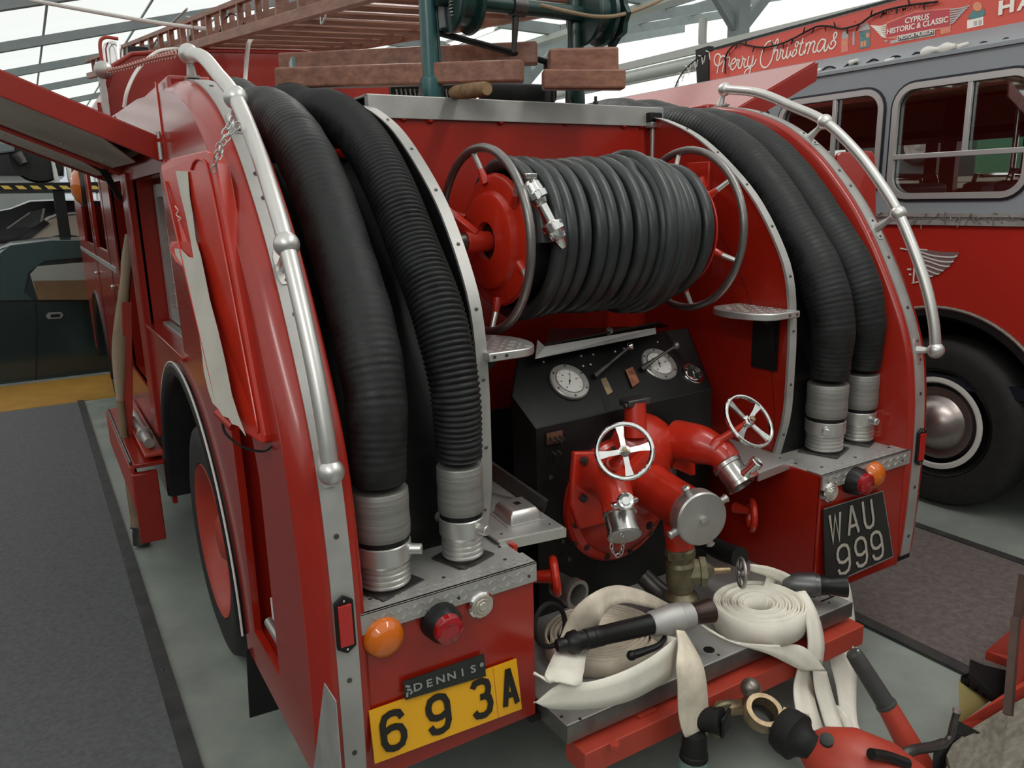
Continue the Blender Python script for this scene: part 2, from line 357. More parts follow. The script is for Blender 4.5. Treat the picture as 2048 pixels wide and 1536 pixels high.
# columns, truss knee, gutter and rain pipe over the bus
def column(x, y, kn=True):
    t = thing('roof_column', 'grey steel roof column with knee braces behind the banner on the bus' if y == 5.7 else 'grey steel roof column beyond the bus, further away than the braced one' if y == 10.5 else 'grey steel roof column farthest down the valley gutter', 'column', (x, y, FZ))
    obj('post', MB().bb((x - .09, y - .09, FZ), (x + .09, y + .09, 3.26)), beamg, t, smooth=False)
    obj('cap_plate', MB().bb((x - .14, y - .14, 3.26), (x + .14, y + .14, 3.295)), beamg, t)
    for sx, sy in ((1, 0), (-1, 0)):
        obj('knee_brace', MB().beam((x + .06 * sx, y, 2.80), (x + .55 * sx, y, 3.28), .08, .12), beamg, t, smooth=False)
    return t
for y in (5.7, 10.5, 15.6): column(6.1, y)
tag(obj('valley_gutter', MB().bb((6.0, -2, 3.30), (6.2, 25, 3.32)).bb((5.98, -2, 3.30), (6.0, 25, 3.38)).bb((6.2, -2, 3.30), (6.22, 25, 3.38)), beamw, smooth=False), 'pale valley gutter beam running above the bus', 'gutter')
tag(obj('eaves_beam', MB().bb((6.32, -1, 2.46), (6.40, 25, 2.64)), beamw, smooth=False), 'long pale beam fixed on the far side of the roof columns', 'beam')
tag(obj('roof_pipe', MB().cyl((5.75, 0, 2.42), (5.75, 25, 2.42), .06), beamw), 'pale horizontal pipe running beside the roof columns', 'pipe')
tag(obj('rain_pipe', MB().tube(spline([(5.72, 5.9, 2.9), (5.72, 5.9, 2.62), (5.85, 5.9, 2.45), (5.95, 5.9, 2.3), (5.95, 5.9, 1.9), (5.95, 5.9, FZ)], 30), .05), beamw), 'white bent rain pipe beside the braced roof column', 'pipe')
for k, (y, z) in enumerate(((4.3, 2.2), (7.6, 2.25))):
    tag(obj('cross_beam', MB().beam((5.0 + k, y - 2.4, z + .2), (5.0 + k, y + 3.5, z + .2), .05, .08), beamw, smooth=False), ('nearer' if k == 0 else 'farther') + ' thin white beam hung under the valley gutter', 'beam')
# tube lamps
lampm = mat('lit_tube', (1, 1, 1), .5, emit=(1, .98, .93), estr=14)
for k, (x, y, lb) in enumerate(((2.6, 2.75, 'lit fluorescent lamp seen beside the green winch drum'), (-3.2, 9.6, 'lit fluorescent lamp under the roof beyond the cab'), (4.6, 9.6, 'lit fluorescent lamp far beyond the wooden baulks'))):
    z = roofz(x) - .42
    t = thing('tube_lamp', lb, 'lamp', (x, y, z))
    obj('housing', MB().bb((x - .06, y - .7, z + .03), (x + .06, y + .7, z + .08)), white, t)
    obj('tube', MB().cyl((x, y - .66, z), (x, y + .66, z), .018, seg=10), lampm, t)
    for q in (-.5, .5): obj('hanger', MB().cyl((x, y + q, z + .08), (x, y + q, roofz(x)), .006, seg=6), steel, t)

# ================================================================== THE FIRE ENGINE
T = thing('fire_engine', 'red vintage fire engine seen from behind, tail deck carrying two black suction hoses each side', 'fire engine', (0, 1.4, FZ))
PROF = [(1.05, 1.235), (.9, 1.218), (.76, 1.185), (.6, 1.118), (.46, 1.022), (.36, .925), (.27, .82), (.19, .70), (.12, .575), (.06, .45), (.02, .33), (0, .2), (-.01, .07), (-.012, -.1), (-.008, -.3), (-.002, -.40)]
pc = spline([(a, b, 0) for a, b in PROF], 60)
def inset(d):
    o = []
    for i in range(60):
        t = (pc[min(i + 1, 59)] - pc[max(i - 1, 0)]).normalized(); o.append((pc[i].x + -t.y * d, pc[i].y + t.x * d))
    return o
def fend(x, d, h=0): return [Vector((x, a, b)) for a, b in inset(d + h)]
if inset(.1)[30][0] < pc[30].x:            # make positive = into the body
    _i = inset
    def inset(d): return _i(-d)
ARC = (1.38, -.35, .69)
SX = 1.115
def side_outline():
    o = [(y, z) for y, z in inset(.03)][::-1]                      # bottom rear up to the crest
    o += [(1.6, 1.245), (2.2, 1.262), (3.28, 1.30), (3.28, -.40)]
    o += [(2.07, -.40)] + arc(ARC[0], ARC[1], ARC[2], 0, 180, 30) + [(.69, -.40)]
    return o
holes = [[(1.22, .40), (2.10, .40), (2.10, .99), (1.28, .99)], [(2.36, .05), (3.10, .05), (3.10, 1.0), (2.36, 1.0)], [(.30, -.28), (.56, -.28), (.56, .10), (.60, .60), (.42, .60), (.30, .25)]]
sideL = obj('side_panel', plate2d(side_outline(), holes, lambda a, b, z: (-SX + .01 + z, a, b), .02), red, T, smooth=False, bevel=.002)
sideR = obj('side_panel', plate2d(side_outline(), [], lambda a, b, z: (SX - .01 + z, a, b), .02), red, T, smooth=False)
# locker boxes behind the openings
def recess(y0, y1, z0, z1, dp, m=red, sgn=-1):
    x0 = sgn * (SX - .01); x1 = sgn * (SX - dp)
    return MB().quad((x1, y0, z0), (x1, y1, z0), (x1, y1, z1), (x1, y0, z1)).quad((x0, y0, z0), (x0, y0, z1), (x1, y0, z1), (x1, y0, z0)).quad((x0, y1, z0), (x0, y1, z1), (x1, y1, z1), (x1, y1, z0)) \
        .quad((x0, y0, z0), (x1, y0, z0), (x1, y1, z0), (x0, y1, z0)).quad((x0, y0, z1), (x1, y0, z1), (x1, y1, z1), (x0, y1, z1))
obj('locker_recess', recess(.29, .62, -.29, .62, .12), red, T, smooth=False, label='empty red locker recess behind the rear left edge')
obj('locker_recess', recess(2.36, 3.10, .05, 1.0, .25), red, T, smooth=False, label='forward red locker recess with its lid open')
obj('locker_recess', recess(1.22, 2.10, .40, .99, .10), red, T, smooth=False, label='red reveal round the wire mesh opening')
# mesh window in the left locker
mw = obj('mesh_window_frame', plate2d([(1.24, .42), (2.08, .42), (2.08, .97), (1.24, .97)], [[(1.30, .48), (2.0, .48), (2.0, .92), (1.30, .92)]], lambda a, b, z: (-SX + .095 + z, a, b), .03), alup, T, smooth=False, bevel=.004, label='grey aluminium frame round the wire mesh')
mm = MB()
for k in range(1, 24): y = 1.30 + .70 * k / 24; mm.cyl((-SX + .10, y, .48), (-SX + .10, y, .92), .0022, seg=5)
for k in range(1, 9): z = .48 + .44 * k / 9; mm.cyl((-SX + .098, 1.30, z), (-SX + .098, 2.0, z), .0022, seg=5)
o = obj('wire_mesh', mm, alur, T, smooth=False); o['kind'] = 'stuff'
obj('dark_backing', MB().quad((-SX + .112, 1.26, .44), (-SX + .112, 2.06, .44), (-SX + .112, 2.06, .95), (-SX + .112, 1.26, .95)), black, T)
obj('sill_lip', MB().bb((-SX - .012, 1.20, .385), (-SX + .09, 2.12, .402)), red, T, bevel=.003)
obj('sill_strip', MB().bb((-SX + .05, 1.26, .402), (-SX + .085, 2.06, .412)), alup, T, bevel=.002)
# reveals along opening 1 front post
obj('door_post', MB().bb((-SX - .018, 2.12, -.1), (-SX + .01, 2.30, 1.02)), red, T, bevel=.006)
# loose alloy pieces in the empty recess
obj('hinge_strip', MB().bb((-SX + .045, .33, -.24), (-SX + .065, .345, .52)), alu, T)
obj('latch_tube', MB().cyl((-SX + .03, .36, -.23), (-SX + .03, .50, -.23), .014), alu, T)
obj('latch_plate', MB().bb((-SX + .03, .34, -.20), (-SX + .036, .46, -.14)), white, T)

for sg, side in ((-1, 'left'), (1, 'right')):
    rows = []
    for x, d in ((.985, .30), (.985, .012), (.99, .003), (1.0, 0), (1.062, 0), (1.082, .004), (1.10, .014), (SX, .034)):
        rows.append([Vector((sg * x, a, b)) for a, b in inset(d)])
    obj('fender_edge', MB().loft(rows), redworn, T, ang=60, label='curved red fender edge with worn lip on the %s' % side)
    # aluminium strip, three butted lengths
    A = inset(-.0035); B = inset(.002)
    for a0, a1 in ((0, 24), (24, 38), (38, 60)):
        pts = range(a0, min(a1 + 1, 60))
        x0, x1 = 1.010, 1.060
        st = MB().loft([[Vector((sg * x0, *B[i])) for i in pts], [Vector((sg * x0, *A[i])) for i in pts], [Vector((sg * x1, *A[i])) for i in pts], [Vector((sg * x1, *B[i])) for i in pts]])
        obj('edge_strip', st, alup, T, ang=30, label='dull aluminium strip along the fender edge')
    sp = []
    for i in (3, 8, 14, 20, 22, 27, 30, 35, 39, 43, 47, 52, 57):
        a, b = A[i]; t = (pc[min(i + 1, 59)] - pc[i - 1]).normalized(); sp.append((Vector((sg * 1.036, a, b)), Vector((0, -t.y, t.x))))
    bb = MB()
    for p, n in sp:
        if n.y > 0 or (abs(n.y) < .2 and n.z < 0): n = -n
        if n.z < -.2: n = -n
        bb.lathe([(0, .006), (.002, .006), (.003, .003)], p, n, 8)
    obj('strip_screws', bb, steel, T)
    # hose tray back: black sheet following the curve
    tr = inset(.225); pts = [q for q in tr if q[1] > -.0]
    obj('hose_tray', MB().loft([[Vector((sg * .57, a, b)) for a, b in pts], [Vector((sg * .99, a, b)) for a, b in pts]]), black, T, label='black curved tray behind the %s suction hoses' % side)
    # partition between bay and hose tray
    PP = [(.21, -.0), (.175, .15), (.17, .30), (.172, .44), (.19, .59), (.235, .70), (.34, .85), (.47, .97), (.63, 1.08), (.80, 1.15), (.90, 1.17)]
    pq = spline([(a, b, 0) for a, b in PP], 36)
    poly = [(q.x, q.y) for q in pq] + [(.90, -.43), (.26, -.43)]
    obj('bay_partition', plate2d(poly, [], lambda a, b, z: (sg * .578 + z, a, b), .012), red, T, smooth=False)
    edge = MB().loft([[Vector((sg * x, q.x + dy, q.y + dz)) for q in pq] for x, dy, dz in ((.560, .004, 0), (.560, -.006, 0), (.592, -.006, 0), (.592, .004, 0))])
    obj('partition_trim', edge, alup, T, ang=30, label='aluminium edging of the %s bay partition' % side)
    obj('trim_screws', bolts([(sg * .576, pq[i].x - .006, pq[i].y) for i in range(2, 34, 4)], (0, -1, .3), .005, .003), steel, T)
    obj('partition_liner', plate2d([(q.x + .012, q.y) for q in pq] + [(.90, .0), (.23, .0)], [], lambda a, b, z: (sg * .589 + z, a, b), .006), black, T, smooth=False)
    # tail box
    zb = -.43
    bx = MB().bb((sg * .543, .0, zb), (sg * .552, .55, -.0)).quad((sg * .543, 0, zb), (sg * 1.0, 0, zb + .03), (sg * 1.0, 0, 0), (sg * .543, 0, 0)).quad((sg * .543, 0, zb), (sg * 1.0, 0, zb + .03), (sg * 1.0, .5, zb + .03), (sg * .543, .5, zb))
    obj('tail_panel', MB().bb((sg * .543, -.002, zb), (sg * 1.0, .012, 0)), red, T, bevel=.006, label='%s red tail panel below the deck' % side)
    obj('tail_panel_side', MB().bb((sg * .543, .0, zb), (sg * .556, .62, 0)), red, T, bevel=.004)
    obj('tail_panel_end', MB().bb((sg * .98, .0, zb), (sg * 1.0, .10, .0)), red, T)
    obj('tail_bottom', MB().bb((sg * .55, .01, zb), (sg * 1.09, .66, zb + .02)), black, T)
    # deck plate, tread lip with raised bars, screws
    obj('deck_plate', MB().bb((sg * .545, .012, -.010), (sg * .985, .50, .002)), alup, T, bevel=.002, label='%s grey alloy deck plate under the hoses' % side)
    lip = MB().bb((sg * .541, -.012, -.046), (sg * 1.0, -.004, .006)).bb((sg * .541, -.012, .001), (sg * 1.0, .055, .006))
    obj('tread_lip', lip, alup, T, bevel=.0015, label='%s diamond tread lip of the deck' % side)
    tb = MB(); n = 22
    for k in range(n):
        for row in (0, 1):
            x = .556 + (.43 / n) * (k + .5 * row); an = math.radians(42 if (k + row) % 2 else -42); z = -.012 - .019 * row
            dx, dz = math.cos(an) * .0062, math.sin(an) * .0062
            tb.beam((sg * (x - dx), -.0128, z - dz), (sg * (x + dx), -.0128, z + dz), .0028, .0022, up=(0, 1, 0))
    for k in range(22):
        for row in (0, 1):
            x = .556 + (.43 / 22) * (k + .5 * row); y = .006 + .020 * row; an = math.radians(42 if (k + row) % 2 else -42); dx, dy = math.cos(an) * .0062, math.sin(an) * .0062
            tb.beam((sg * (x - dx), y - dy, .0068), (sg * (x + dx), y + dy, .0068), .0028, .0014)
    o = obj('tread_bars', tb, alur, T, smooth=False); o['kind'] = 'stuff'
    obj('deck_screw', bolts([(sg * x, .042, .006) for x in (.60, .77, .955)] + [(sg * .57, .12, .002), (sg * .57, .3, .002)], (0, 0, 1), .005, .002), steel, T)
    obj('lip_screw', bolts([(sg * x, -.012, -.026) for x in (.565, .76, .955)], (0, -1, 0), .005, .002), steel, T)
    # inner shelf
    sh = [(sg * .35, .60, 0), (sg * .375, .105, 0), (sg * .57, .13, 0), (sg * .57, .60, 0)]
    obj('inner_shelf', MB().prism([(a, b, .008) for a, b, c in sh], (0, 0, .008)), alup, T, smooth=False, bevel=.002, label='%s inner alloy shelf of the pump bay' % side)
    obj('shelf_lip', MB().beam((sg * .372, .104, 0), (sg * .566, .129, 0), .006, .026), alur, T)
    obj('shelf_screw', bolts([(sg * .40, .14, .016), (sg * .54, .16, .016), (sg * .40, .33, .016)], (0, 0, 1), .004, .002), steel, T)
    # kick shelf, half round, on bracket
    c = Vector((sg * .572, .27, .50))
    outl = [(c.x, c.y - .13), (c.x - sg * .10, c.y - .13)] + [(c.x - sg * (.10 + .08 * math.sin(math.radians(a))), c.y - .13 * math.cos(math.radians(a))) for a in range(10, 180, 17)] + [(c.x - sg * .10, c.y + .13), (c.x, c.y + .13)]
    obj('foot_shelf', MB().prism([(a, b, c.z - .012) for a, b in outl], (0, 0, .022)), alur, T, bevel=.003, label='%s small half round alloy foot shelf' % side)
    tt = MB()
    for i in range(5):
        for j in range(6):
            x = c.x - sg * (.02 + .028 * i); y = c.y - .10 + .037 * j; an = .8 if (i + j) % 2 else -.8
            tt.beam((x - .008 * math.cos(an), y - .008 * math.sin(an), c.z + .0105), (x + .008 * math.cos(an), y + .008 * math.sin(an), c.z + .0105), .003, .002)
    o = obj('foot_shelf_tread', tt, alup, T, smooth=False); o['kind'] = 'stuff'
    obj('foot_shelf_bracket', MB().prism([(c.x - sg * .012, c.y - .05, c.z - .012), (c.x - sg * .10, c.y - .05, c.z - .012), (c.x - sg * .03, c.y - .05, c.z - .06), (c.x - sg * .012, c.y - .05, c.z - .19)], (0, .012, 0)).bb((c.x - sg * .014, c.y - .055, c.z - .20), (c.x - sg * .004, c.y + .05, c.z - .012)), black, T, smooth=False)
    obj('foot_shelf_screw', bolts([(c.x - sg * .05, c.y - .130, c.z), (c.x - sg * .015, c.y - .13, c.z)], (0, -1, 0), .005, .003), steel, T)
    # grab rail
    rp = [(.963, 1.298), (.78, 1.262), (.615, 1.195), (.462, 1.125), (.32, 1.01), (.21, .89), (.142, .799), (.07, .67), (.015, .55), (-.02, .44), (-.036, .351)]
    rail = spline([(sg * 1.046, a, b) for a, b in rp], 60)
    obj('grab_rail', MB().tube(rail, .018, 14), alur, T, label='satin alloy grab rail curving down the %s fender' % side)
    for k, (a, b) in enumerate(((.963, 1.298), (.462, 1.125), (.142, .799), (-.036, .351))):
        p = Vector((sg * 1.046, a, b)); i = min(range(60), key=lambda i: (pc[i].x - a) ** 2 + (pc[i].y - b) ** 2)
        foot = Vector((sg * 1.036, pc[i].x, pc[i].y)); t = (pc[min(i + 1, 59)] - pc[i - 1]).normalized(); tv = Vector((0, t.x, t.y))
        if k == 0: foot = Vector((sg * 1.040, .98, 1.232)); tv = Vector((0, 1, 0))
        br = MB(); br.ball(p, .0275, 18, 12); br.tube(spline([p, p.lerp(foot, .5), foot], 8), lambda q: .010 + .006 * abs(q - 3) / 4, 10)
        br.box(foot, (.036, .004, .004)); obj('rail_bracket', br, alur, T)
        nrm = (p - foot).normalized()
        pl = MB(); x = Vector((1, 0, 0)); pl.prism([foot + x * u * .018 + tv * v * .042 for u, v in ((-.7, -1), (.7, -1), (1, -.6), (1, .6), (.7, 1), (-.7, 1), (-1, .6), (-1, -.6))], nrm * .006); obj('bracket_plate', pl, alur, T, smooth=False)
        obj('bracket_screw', bolts([foot + tv * q + nrm * .005 for q in (-.032, .032)], nrm, .005, .004), steel, T)
    # side reflector on the strip
    zc = .02 if sg < 0 else .03
    y0 = -.016
    hexo = [(0, .068), (.021, .054), (.021, -.054), (0, -.068), (-.021, -.054), (-.021, .054)]
    cx = sg * 1.038
    obj('reflector_frame', MB().prism([(cx + a, y0, zc - .02 + b) for a, b in hexo], (0, -.010, 0)), black, T, smooth=False, bevel=.002)
    obj('reflector', MB().bb((cx - .015, y0 - .014, zc - .068), (cx + .015, y0 - .008, zc + .028)), refl, T, bevel=.001, label='red oblong reflector on the %s fender strip' % side)
    obj('reflector_screw', bolts([(cx, y0 - .010, zc + .037), (cx, y0 - .010, zc - .077)], (0, -1, 0), .003, .002), chrome, T)

# lamps on the tail panels
def lamp(px, py, sgn, kind):
    p = P(px, py, Y=-.02)
    if kind == 'amber':
        obj('indicator_lamp', MB().lathe([(0, .047), (.012, .047), (.028, .040), (.038, .024), (.041, .004)], (p.x, -.004, p.z), (0, -1, 0), 28), amber, T, label='round amber lamp lens')
        obj('lamp_base', MB().lathe([(0, .050), (.008, .050)], (p.x, .0, p.z), (0, -1, 0), 28), steel, T)
    elif kind == 'red':
        obj('lamp_housing', MB().lathe([(0, .048), (.035, .044), (.050, .034)], (p.x + .0, -.002, p.z), (0, -1, 0), 28), black, T, label='black round tail lamp housing')
        obj('tail_lamp', MB().lathe([(0, .036), (.014, .034), (.020, .026), (.021, .004)], (p.x, -.050, p.z), (0, -1, 0), 28), redl, T, label='red round lens')
        obj('lens_screw', bolts([(p.x + q, -.070, p.z + r) for q, r in ((0, .018), (0, -.02))], (0, -1, 0), .003, .002), steel, T)
    else:
        obj('lamp_rim', MB().lathe([(0, .036), (.014, .034), (.018, .029)], (p.x, -.002, p.z), (0, -1, 0), 28), chrome, T)
        obj('reversing_lamp', MB().lathe([(0, .028), (.006, .026), (.004, .020), (.008, .018), (.006, .012), (.009, .010), (.008, .002)], (p.x, -.018, p.z), (0, -1, 0), 28), clearl, T, label='small clear lens')
lamp(770, 1277, -1, 'amber'); lamp(884, 1245, -1, 'red'); lamp(965, 1212, -1, 'clear')
lamp(1750, 951, 1, 'amber'); lamp(1712, 962, 1, 'red'); lamp(1664, 985, 1, 'clear')

# ------------------------------------------------ plates and letters
GL = {'6': [[(.92, .80), (.80, .96), (.60, 1.0), (.42, 1.0), (.20, .94), (.08, .76), (.08, .24), (.20, .06), (.42, 0), (.60, 0), (.82, .06), (.93, .22), (.93, .38), (.82, .54), (.60, .60), (.40, .60), (.08, .50)]],
      '3': [[(.06, .86), (.20, .98), (.42, 1.0), (.60, 1.0), (.84, .92), (.90, .76), (.84, .60), (.66, .54), (.42, .54)], [(.66, .54), (.88, .46), (.94, .28), (.84, .08), (.60, 0), (.40, 0), (.18, .03), (.06, .16)]],
      'A': [[(.04, 0), (.46, 1.0), (.54, 1.0), (.96, 0)], [(.20, .30), (.80, .30)]], 'W': [[(0, 1), (.22, 0), (.5, .92), (.78, 0), (1, 1)]],
      'U': [[(.10, 1), (.10, .22), (.22, .04), (.5, -.02), (.78, .04), (.90, .22), (.90, 1)]]}
GL['9'] = [[(1 - a, 1 - b) for a, b in GL['6'][0]]]
def glyph(mb, ch, f, n, s0, t0, s1, t1, w, h=.002):
    for st in GL[ch]:
        mb.bar([f(lerp(s0, s1, a), lerp(t1, t0, b), h) for a, b in st], w, n, .0012)
def plate4(c4, ys, name, m, label):
    q = [P(u, v, Y=y) for (u, v), y in zip(c4, ys)]; f, n = quadmap(*q)
    pl = obj(name, MB().prism([f(0, 0), f(1, 0), f(1, 1), f(0, 1)], n * -.004 if 0 else -n * .004), m, T, smooth=False, label=label)
    return f, n, pl
f, n, pl = plate4([(738, 1423), (1033, 1318), (1044, 1418), (750, 1528)], (-.012, -.012, -.028, -.028), 'number_plate', yplate, 'yellow plate with black characters 6 9 3 A')
for ch, s0, s1 in (('6', .045, .215), ('9', .34, .51), ('3', .645, .80), ('A', .865, .985)):
    g = MB(); glyph(g, ch, f, n, s0 + .012, .17, s1 - .012, .83, .0155 if ch != 'A' else .0145); obj('character', g, blk, pl, smooth=False)
obj('plate_seam', MB().bar([f(.825, .01, .0005), f(.825, .99, .0005)], .0012, n, .0005), amber, pl)
f, n, pl = plate4([(806, 1364), (968, 1308), (972, 1352), (811, 1400)], (-.014, -.014, -.020, -.020), 'maker_badge', bplate, 'black badge strip with silver letters DENNIS')
for i, ch in enumerate('DENNIS'):
    c = .155 + i * .137; o0 = f(c, .5, .002); ex = (f(1, .5) - f(0, .5)).normalized(); ey = (f(.5, 0) - f(.5, 1)).normalized()
    obj('letter', text(ch, lambda x, y, z, o0=o0, ex=ex, ey=ey: o0 + ex * x * 1.25 + ey * y + n * z, .026, .002, bold=.0006), silv, pl, smooth=False)
em = MB()
for a, b, c, d in ((.02, .25, .07, .35), (.03, .45, .08, .55), (.02, .85, .03, .6), (.06, .75, .09, .62)): em.bar([f(a, b, .001), f(c, d, .001)], .005, n, .001)
obj('corner_emblem', em, silv, pl, smooth=False)
obj('badge_screw', bolts([f(.955, .42, .001)], n, .006, .002), silv, pl)
f, n, pl = plate4([(1647, 1018), (1765, 982), (1786, 1113), (1652, 1172)], (-.012, -.012, -.032, -.032), 'number_plate', bplate, 'black plate with aged white characters WAU 999')
bd = MB().bar([f(0, .0, 0), f(1, 0, 0)], .003, n, .002).bar([f(1, 0, 0), f(1, 1, 0)], .003, n, .002).bar([f(1, 1, 0), f(0, 1, 0)], .003, n, .002)
obj('plate_rim', bd, alu, pl)
for ch, s0, s1, t0, t1 in (('W', .07, .26, .10, .46), ('A', .345, .535, .08, .45), ('U', .60, .80, .06, .44), ('9', .15, .37, .55, .93), ('9', .42, .63, .54, .93), ('9', .67, .88, .54, .93)):
    g = MB(); glyph(g, ch, f, n, s0 + .01, t0, s1 - .01, t1, .0105); obj('character', g, letg, pl, smooth=False)

# ------------------------------------------------ bay back wall, deck, hoods, cab
obj('bay_back_wall', MB().bb((-.575, .885, -.43), (.575, .90, 1.135)), red, T, smooth=False, label='red back wall of the reel bay')
obj('top_trim', MB().bb((-.556, .872, 1.133), (.634, .905, 1.202)).bb((-.556, .88, 1.196), (.634, 3.26, 1.204)), alup, T, smooth=False, bevel=.002, label='wide dull alloy trim over the reel bay')
for i, (u, v) in enumerate(((806, 236), (859, 240), (1000, 243), (1131, 245), (1246, 251), (1281, 251))):
    p = P(u, v, Y=.885); obj('wall_bolt', MB().lathe([(0, .0125), (.006, .0125), (.012, .007)], p, (0, -1, 0), 10), red, T)
obj('corner_plate', MB().bb((-.566, .868, 1.03), (-.545, .884, 1.133)), alup, T, bevel=.002)
obj('corner_bolt', MB().lathe([(0, .006), (.004, .005)], (-.556, .868, 1.10), (0, -1, 0), 8), steel, T)
obj('latch_block', MB().bb((.548, .845, 1.145), (.606, .885, 1.182)), black, T, bevel=.004)
obj('latch_foot', MB().bb((.548, .840, 1.126), (.610, .886, 1.146)), alu, T, bevel=.002)
obj('latch_pin', MB().cyl((.573, .862, .90), (.573, .862, 1.13), .010), alu, T)
obj('latch_post', MB().bb((.59, .87, .90), (.615, .886, 1.14)), black, T)
for sg in (-1, 1):
    obj('hood_tray', MB().bb((sg * .59, 1.0, .985), (sg * .98, 3.26, 1.02)), black, T)
    obj('tray_stop', MB().bb((sg * .59, 1.55, 1.0), (sg * .98, 1.58, 1.10)), black, T)
    obj('hood_side', MB().bb((sg * .985, 1.0, 1.06), (sg * 1.105, 3.26, 1.245)), red, T, bevel=.01)
obj('bay_floor', MB().bb((-.56, .0, -.45), (.56, .88, -.43)), black, T)
obj('pump_bulkhead', MB().bb((-.50, .60, -.43), (.57, .62, .22)), black, T, label='black panel behind the pump')
cabw = [(-1.04, .90), (-1.04, 1.50), (-1.0, 1.60), (-.9, 1.665), (-.6, 1.705), (0, 1.735), (.6, 1.705), (.9, 1.665), (1.0, 1.60), (1.04, 1.50), (1.04, .90)]
obj('cab_rear_wall', MB().prism([(a, 3.28, b) for a, b in cabw], (0, .03, 0)), red, T, smooth=False, label='tall red rear wall of the cab body')
obj('rear_wall_bead', MB().tube([(a, 3.278, b) for a, b in cabw[1:-1]], .012, 8), red, T)
obj('cab_corner_strip', MB().loft([[Vector((-1.075, 3.29, z)) , Vector((-1.075, 3.20, z)), Vector((-1.05, 3.19, z))] for z in (1.25, 1.42, 1.56)]), alup, T, ang=20)
obj('corner_strip_bolt', bolts([(-1.077, 3.24, 1.32), (-1.077, 3.24, 1.5)], (-1, 0, 0), .008, .003), steel, T)
# cab shell
secs = []
for y, k in ((3.31, 1), (4.6, 1), (5.6, 1), (6.3, .985), (6.75, .95)):
    secs.append([Vector((a * k if abs(a) > .8 else a, y, 1.0 + (b - 1.0) * (1 if y < 6 else k) if b > 1.1 else b)) for a, b in [(-1.07, -.38), (-1.09, .3), (-1.08, 1.0), (-1.05, 1.42), (-.97, 1.60), (-.8, 1.69), (-.4, 1.735), (0, 1.75), (.4, 1.735), (.8, 1.69), (.97, 1.60), (1.05, 1.42), (1.08, 1.0), (1.09, .3), (1.07, -.38)]])
obj('cab_roof', MB().loft([r[3:12] for r in secs]), red, T, ang=60)
cabh = [arc(5.62, -.36, .58, -2, 182, 20), [(3.95, .62), (4.75, .62), (4.75, 1.30), (3.95, 1.30)], [(5.05, .62), (5.95, .62), (5.75, 1.30), (5.05, 1.30)]]
obj('cab_side', plate2d([(3.3, -.38), (5.0, -.38)] + arc(5.62, -.36, .60, 180, 0, 20) + [(6.75, -.38), (6.75, .9), (6.3, 1.42), (3.3, 1.42)], cabh[1:], lambda a, b, z: (-1.085 + z, a, b), .02), red, T, smooth=False, label='red left cab side with open window gaps')
obj('cab_side', plate2d([(3.3, -.38), (6.75, -.38), (6.75, .9), (6.3, 1.42), (3.3, 1.42)], [], lambda a, b, z: (1.085 + z, a, b), .02), red, T, smooth=False)
obj('cab_front', MB().bb((-1.05, 6.74, -.3), (1.05, 6.78, .9)), red, T)
obj('cab_interior', MB().bb((-1.0, 3.5, .0), (1.0, 6.5, .5)), black, T)
obj('chassis', MB().bb((-.45, .7, -.5), (.45, 6.6, -.30)), black, T)
obj('inner_body', MB().bb((-.95, 2.05, -.36), (.95, 3.25, 1.05)), black, T)
obj('axle', MB().cyl((-.95, ARC[0], -.34), (.95, ARC[0], -.34), .05), black, T)
obj('axle', MB().cyl((-.95, 5.62, -.34), (.95, 5.62, -.34), .05), black, T)
obj('cab_moulding', MB().bb((-1.10, 3.3, .52), (-1.088, 6.74, .55)), alur, T)
for y in (3.62, 4.86): obj('door_handle', MB().bb((-1.125, y, .42), (-1.10, y + .10, .44)), chrome, T, bevel=.004)
obj('door_seam', MB().bb((-1.097, 3.80, -.35), (-1.0935, 3.81, 1.40)).bb((-1.097, 4.92, -.35), (-1.0935, 4.93, 1.40)), black, T)
# roof lamp, horn box, loop
p = P(228, 112, Y=3.9)
obj('roof_lamp', MB().lathe([(0, .07), (.02, .062), (.10, .060), (.135, .045), (.15, .015)], (p.x, 3.9, 1.68), (0, 0, 1), 24), chrome, T, label='chrome dome lamp on the cab roof')
obj('roof_box', MB().bb((p.x + .085, 3.95, 1.69), (p.x + .20, 4.05, 1.82)), black, T, bevel=.004, label='small black box on the cab roof')
obj('roof_loop', MB().tube(spline([(p.x - .07, 3.86, 1.66), (p.x - .07, 3.86, 1.80), (p.x - .04, 3.86, 1.84), (p.x + .03, 3.87, 1.84)], 20), .010), redo, T, label='orange-red tube loop')
q = P(152, 372, Y=5.2)
q = P(163, 373, X=-1.10); rq = pr(38, q)
obj('semaphore_lamp', MB().lathe([(-.02, rq), (0, rq), (.03, rq * .93), (.06, rq * .72), (.08, rq * .4), (.085, .004)], (q.x + .01, q.y, q.z), (-1, 0, 0), 32), amber, T, label='large round orange lamp on the cab side')
obj('lamp_arm', MB().lathe([(0, rq * 1.05), (.03, rq * 1.05)], (-1.085, q.y, q.z), (-1, 0, 0), 24), steel, T)
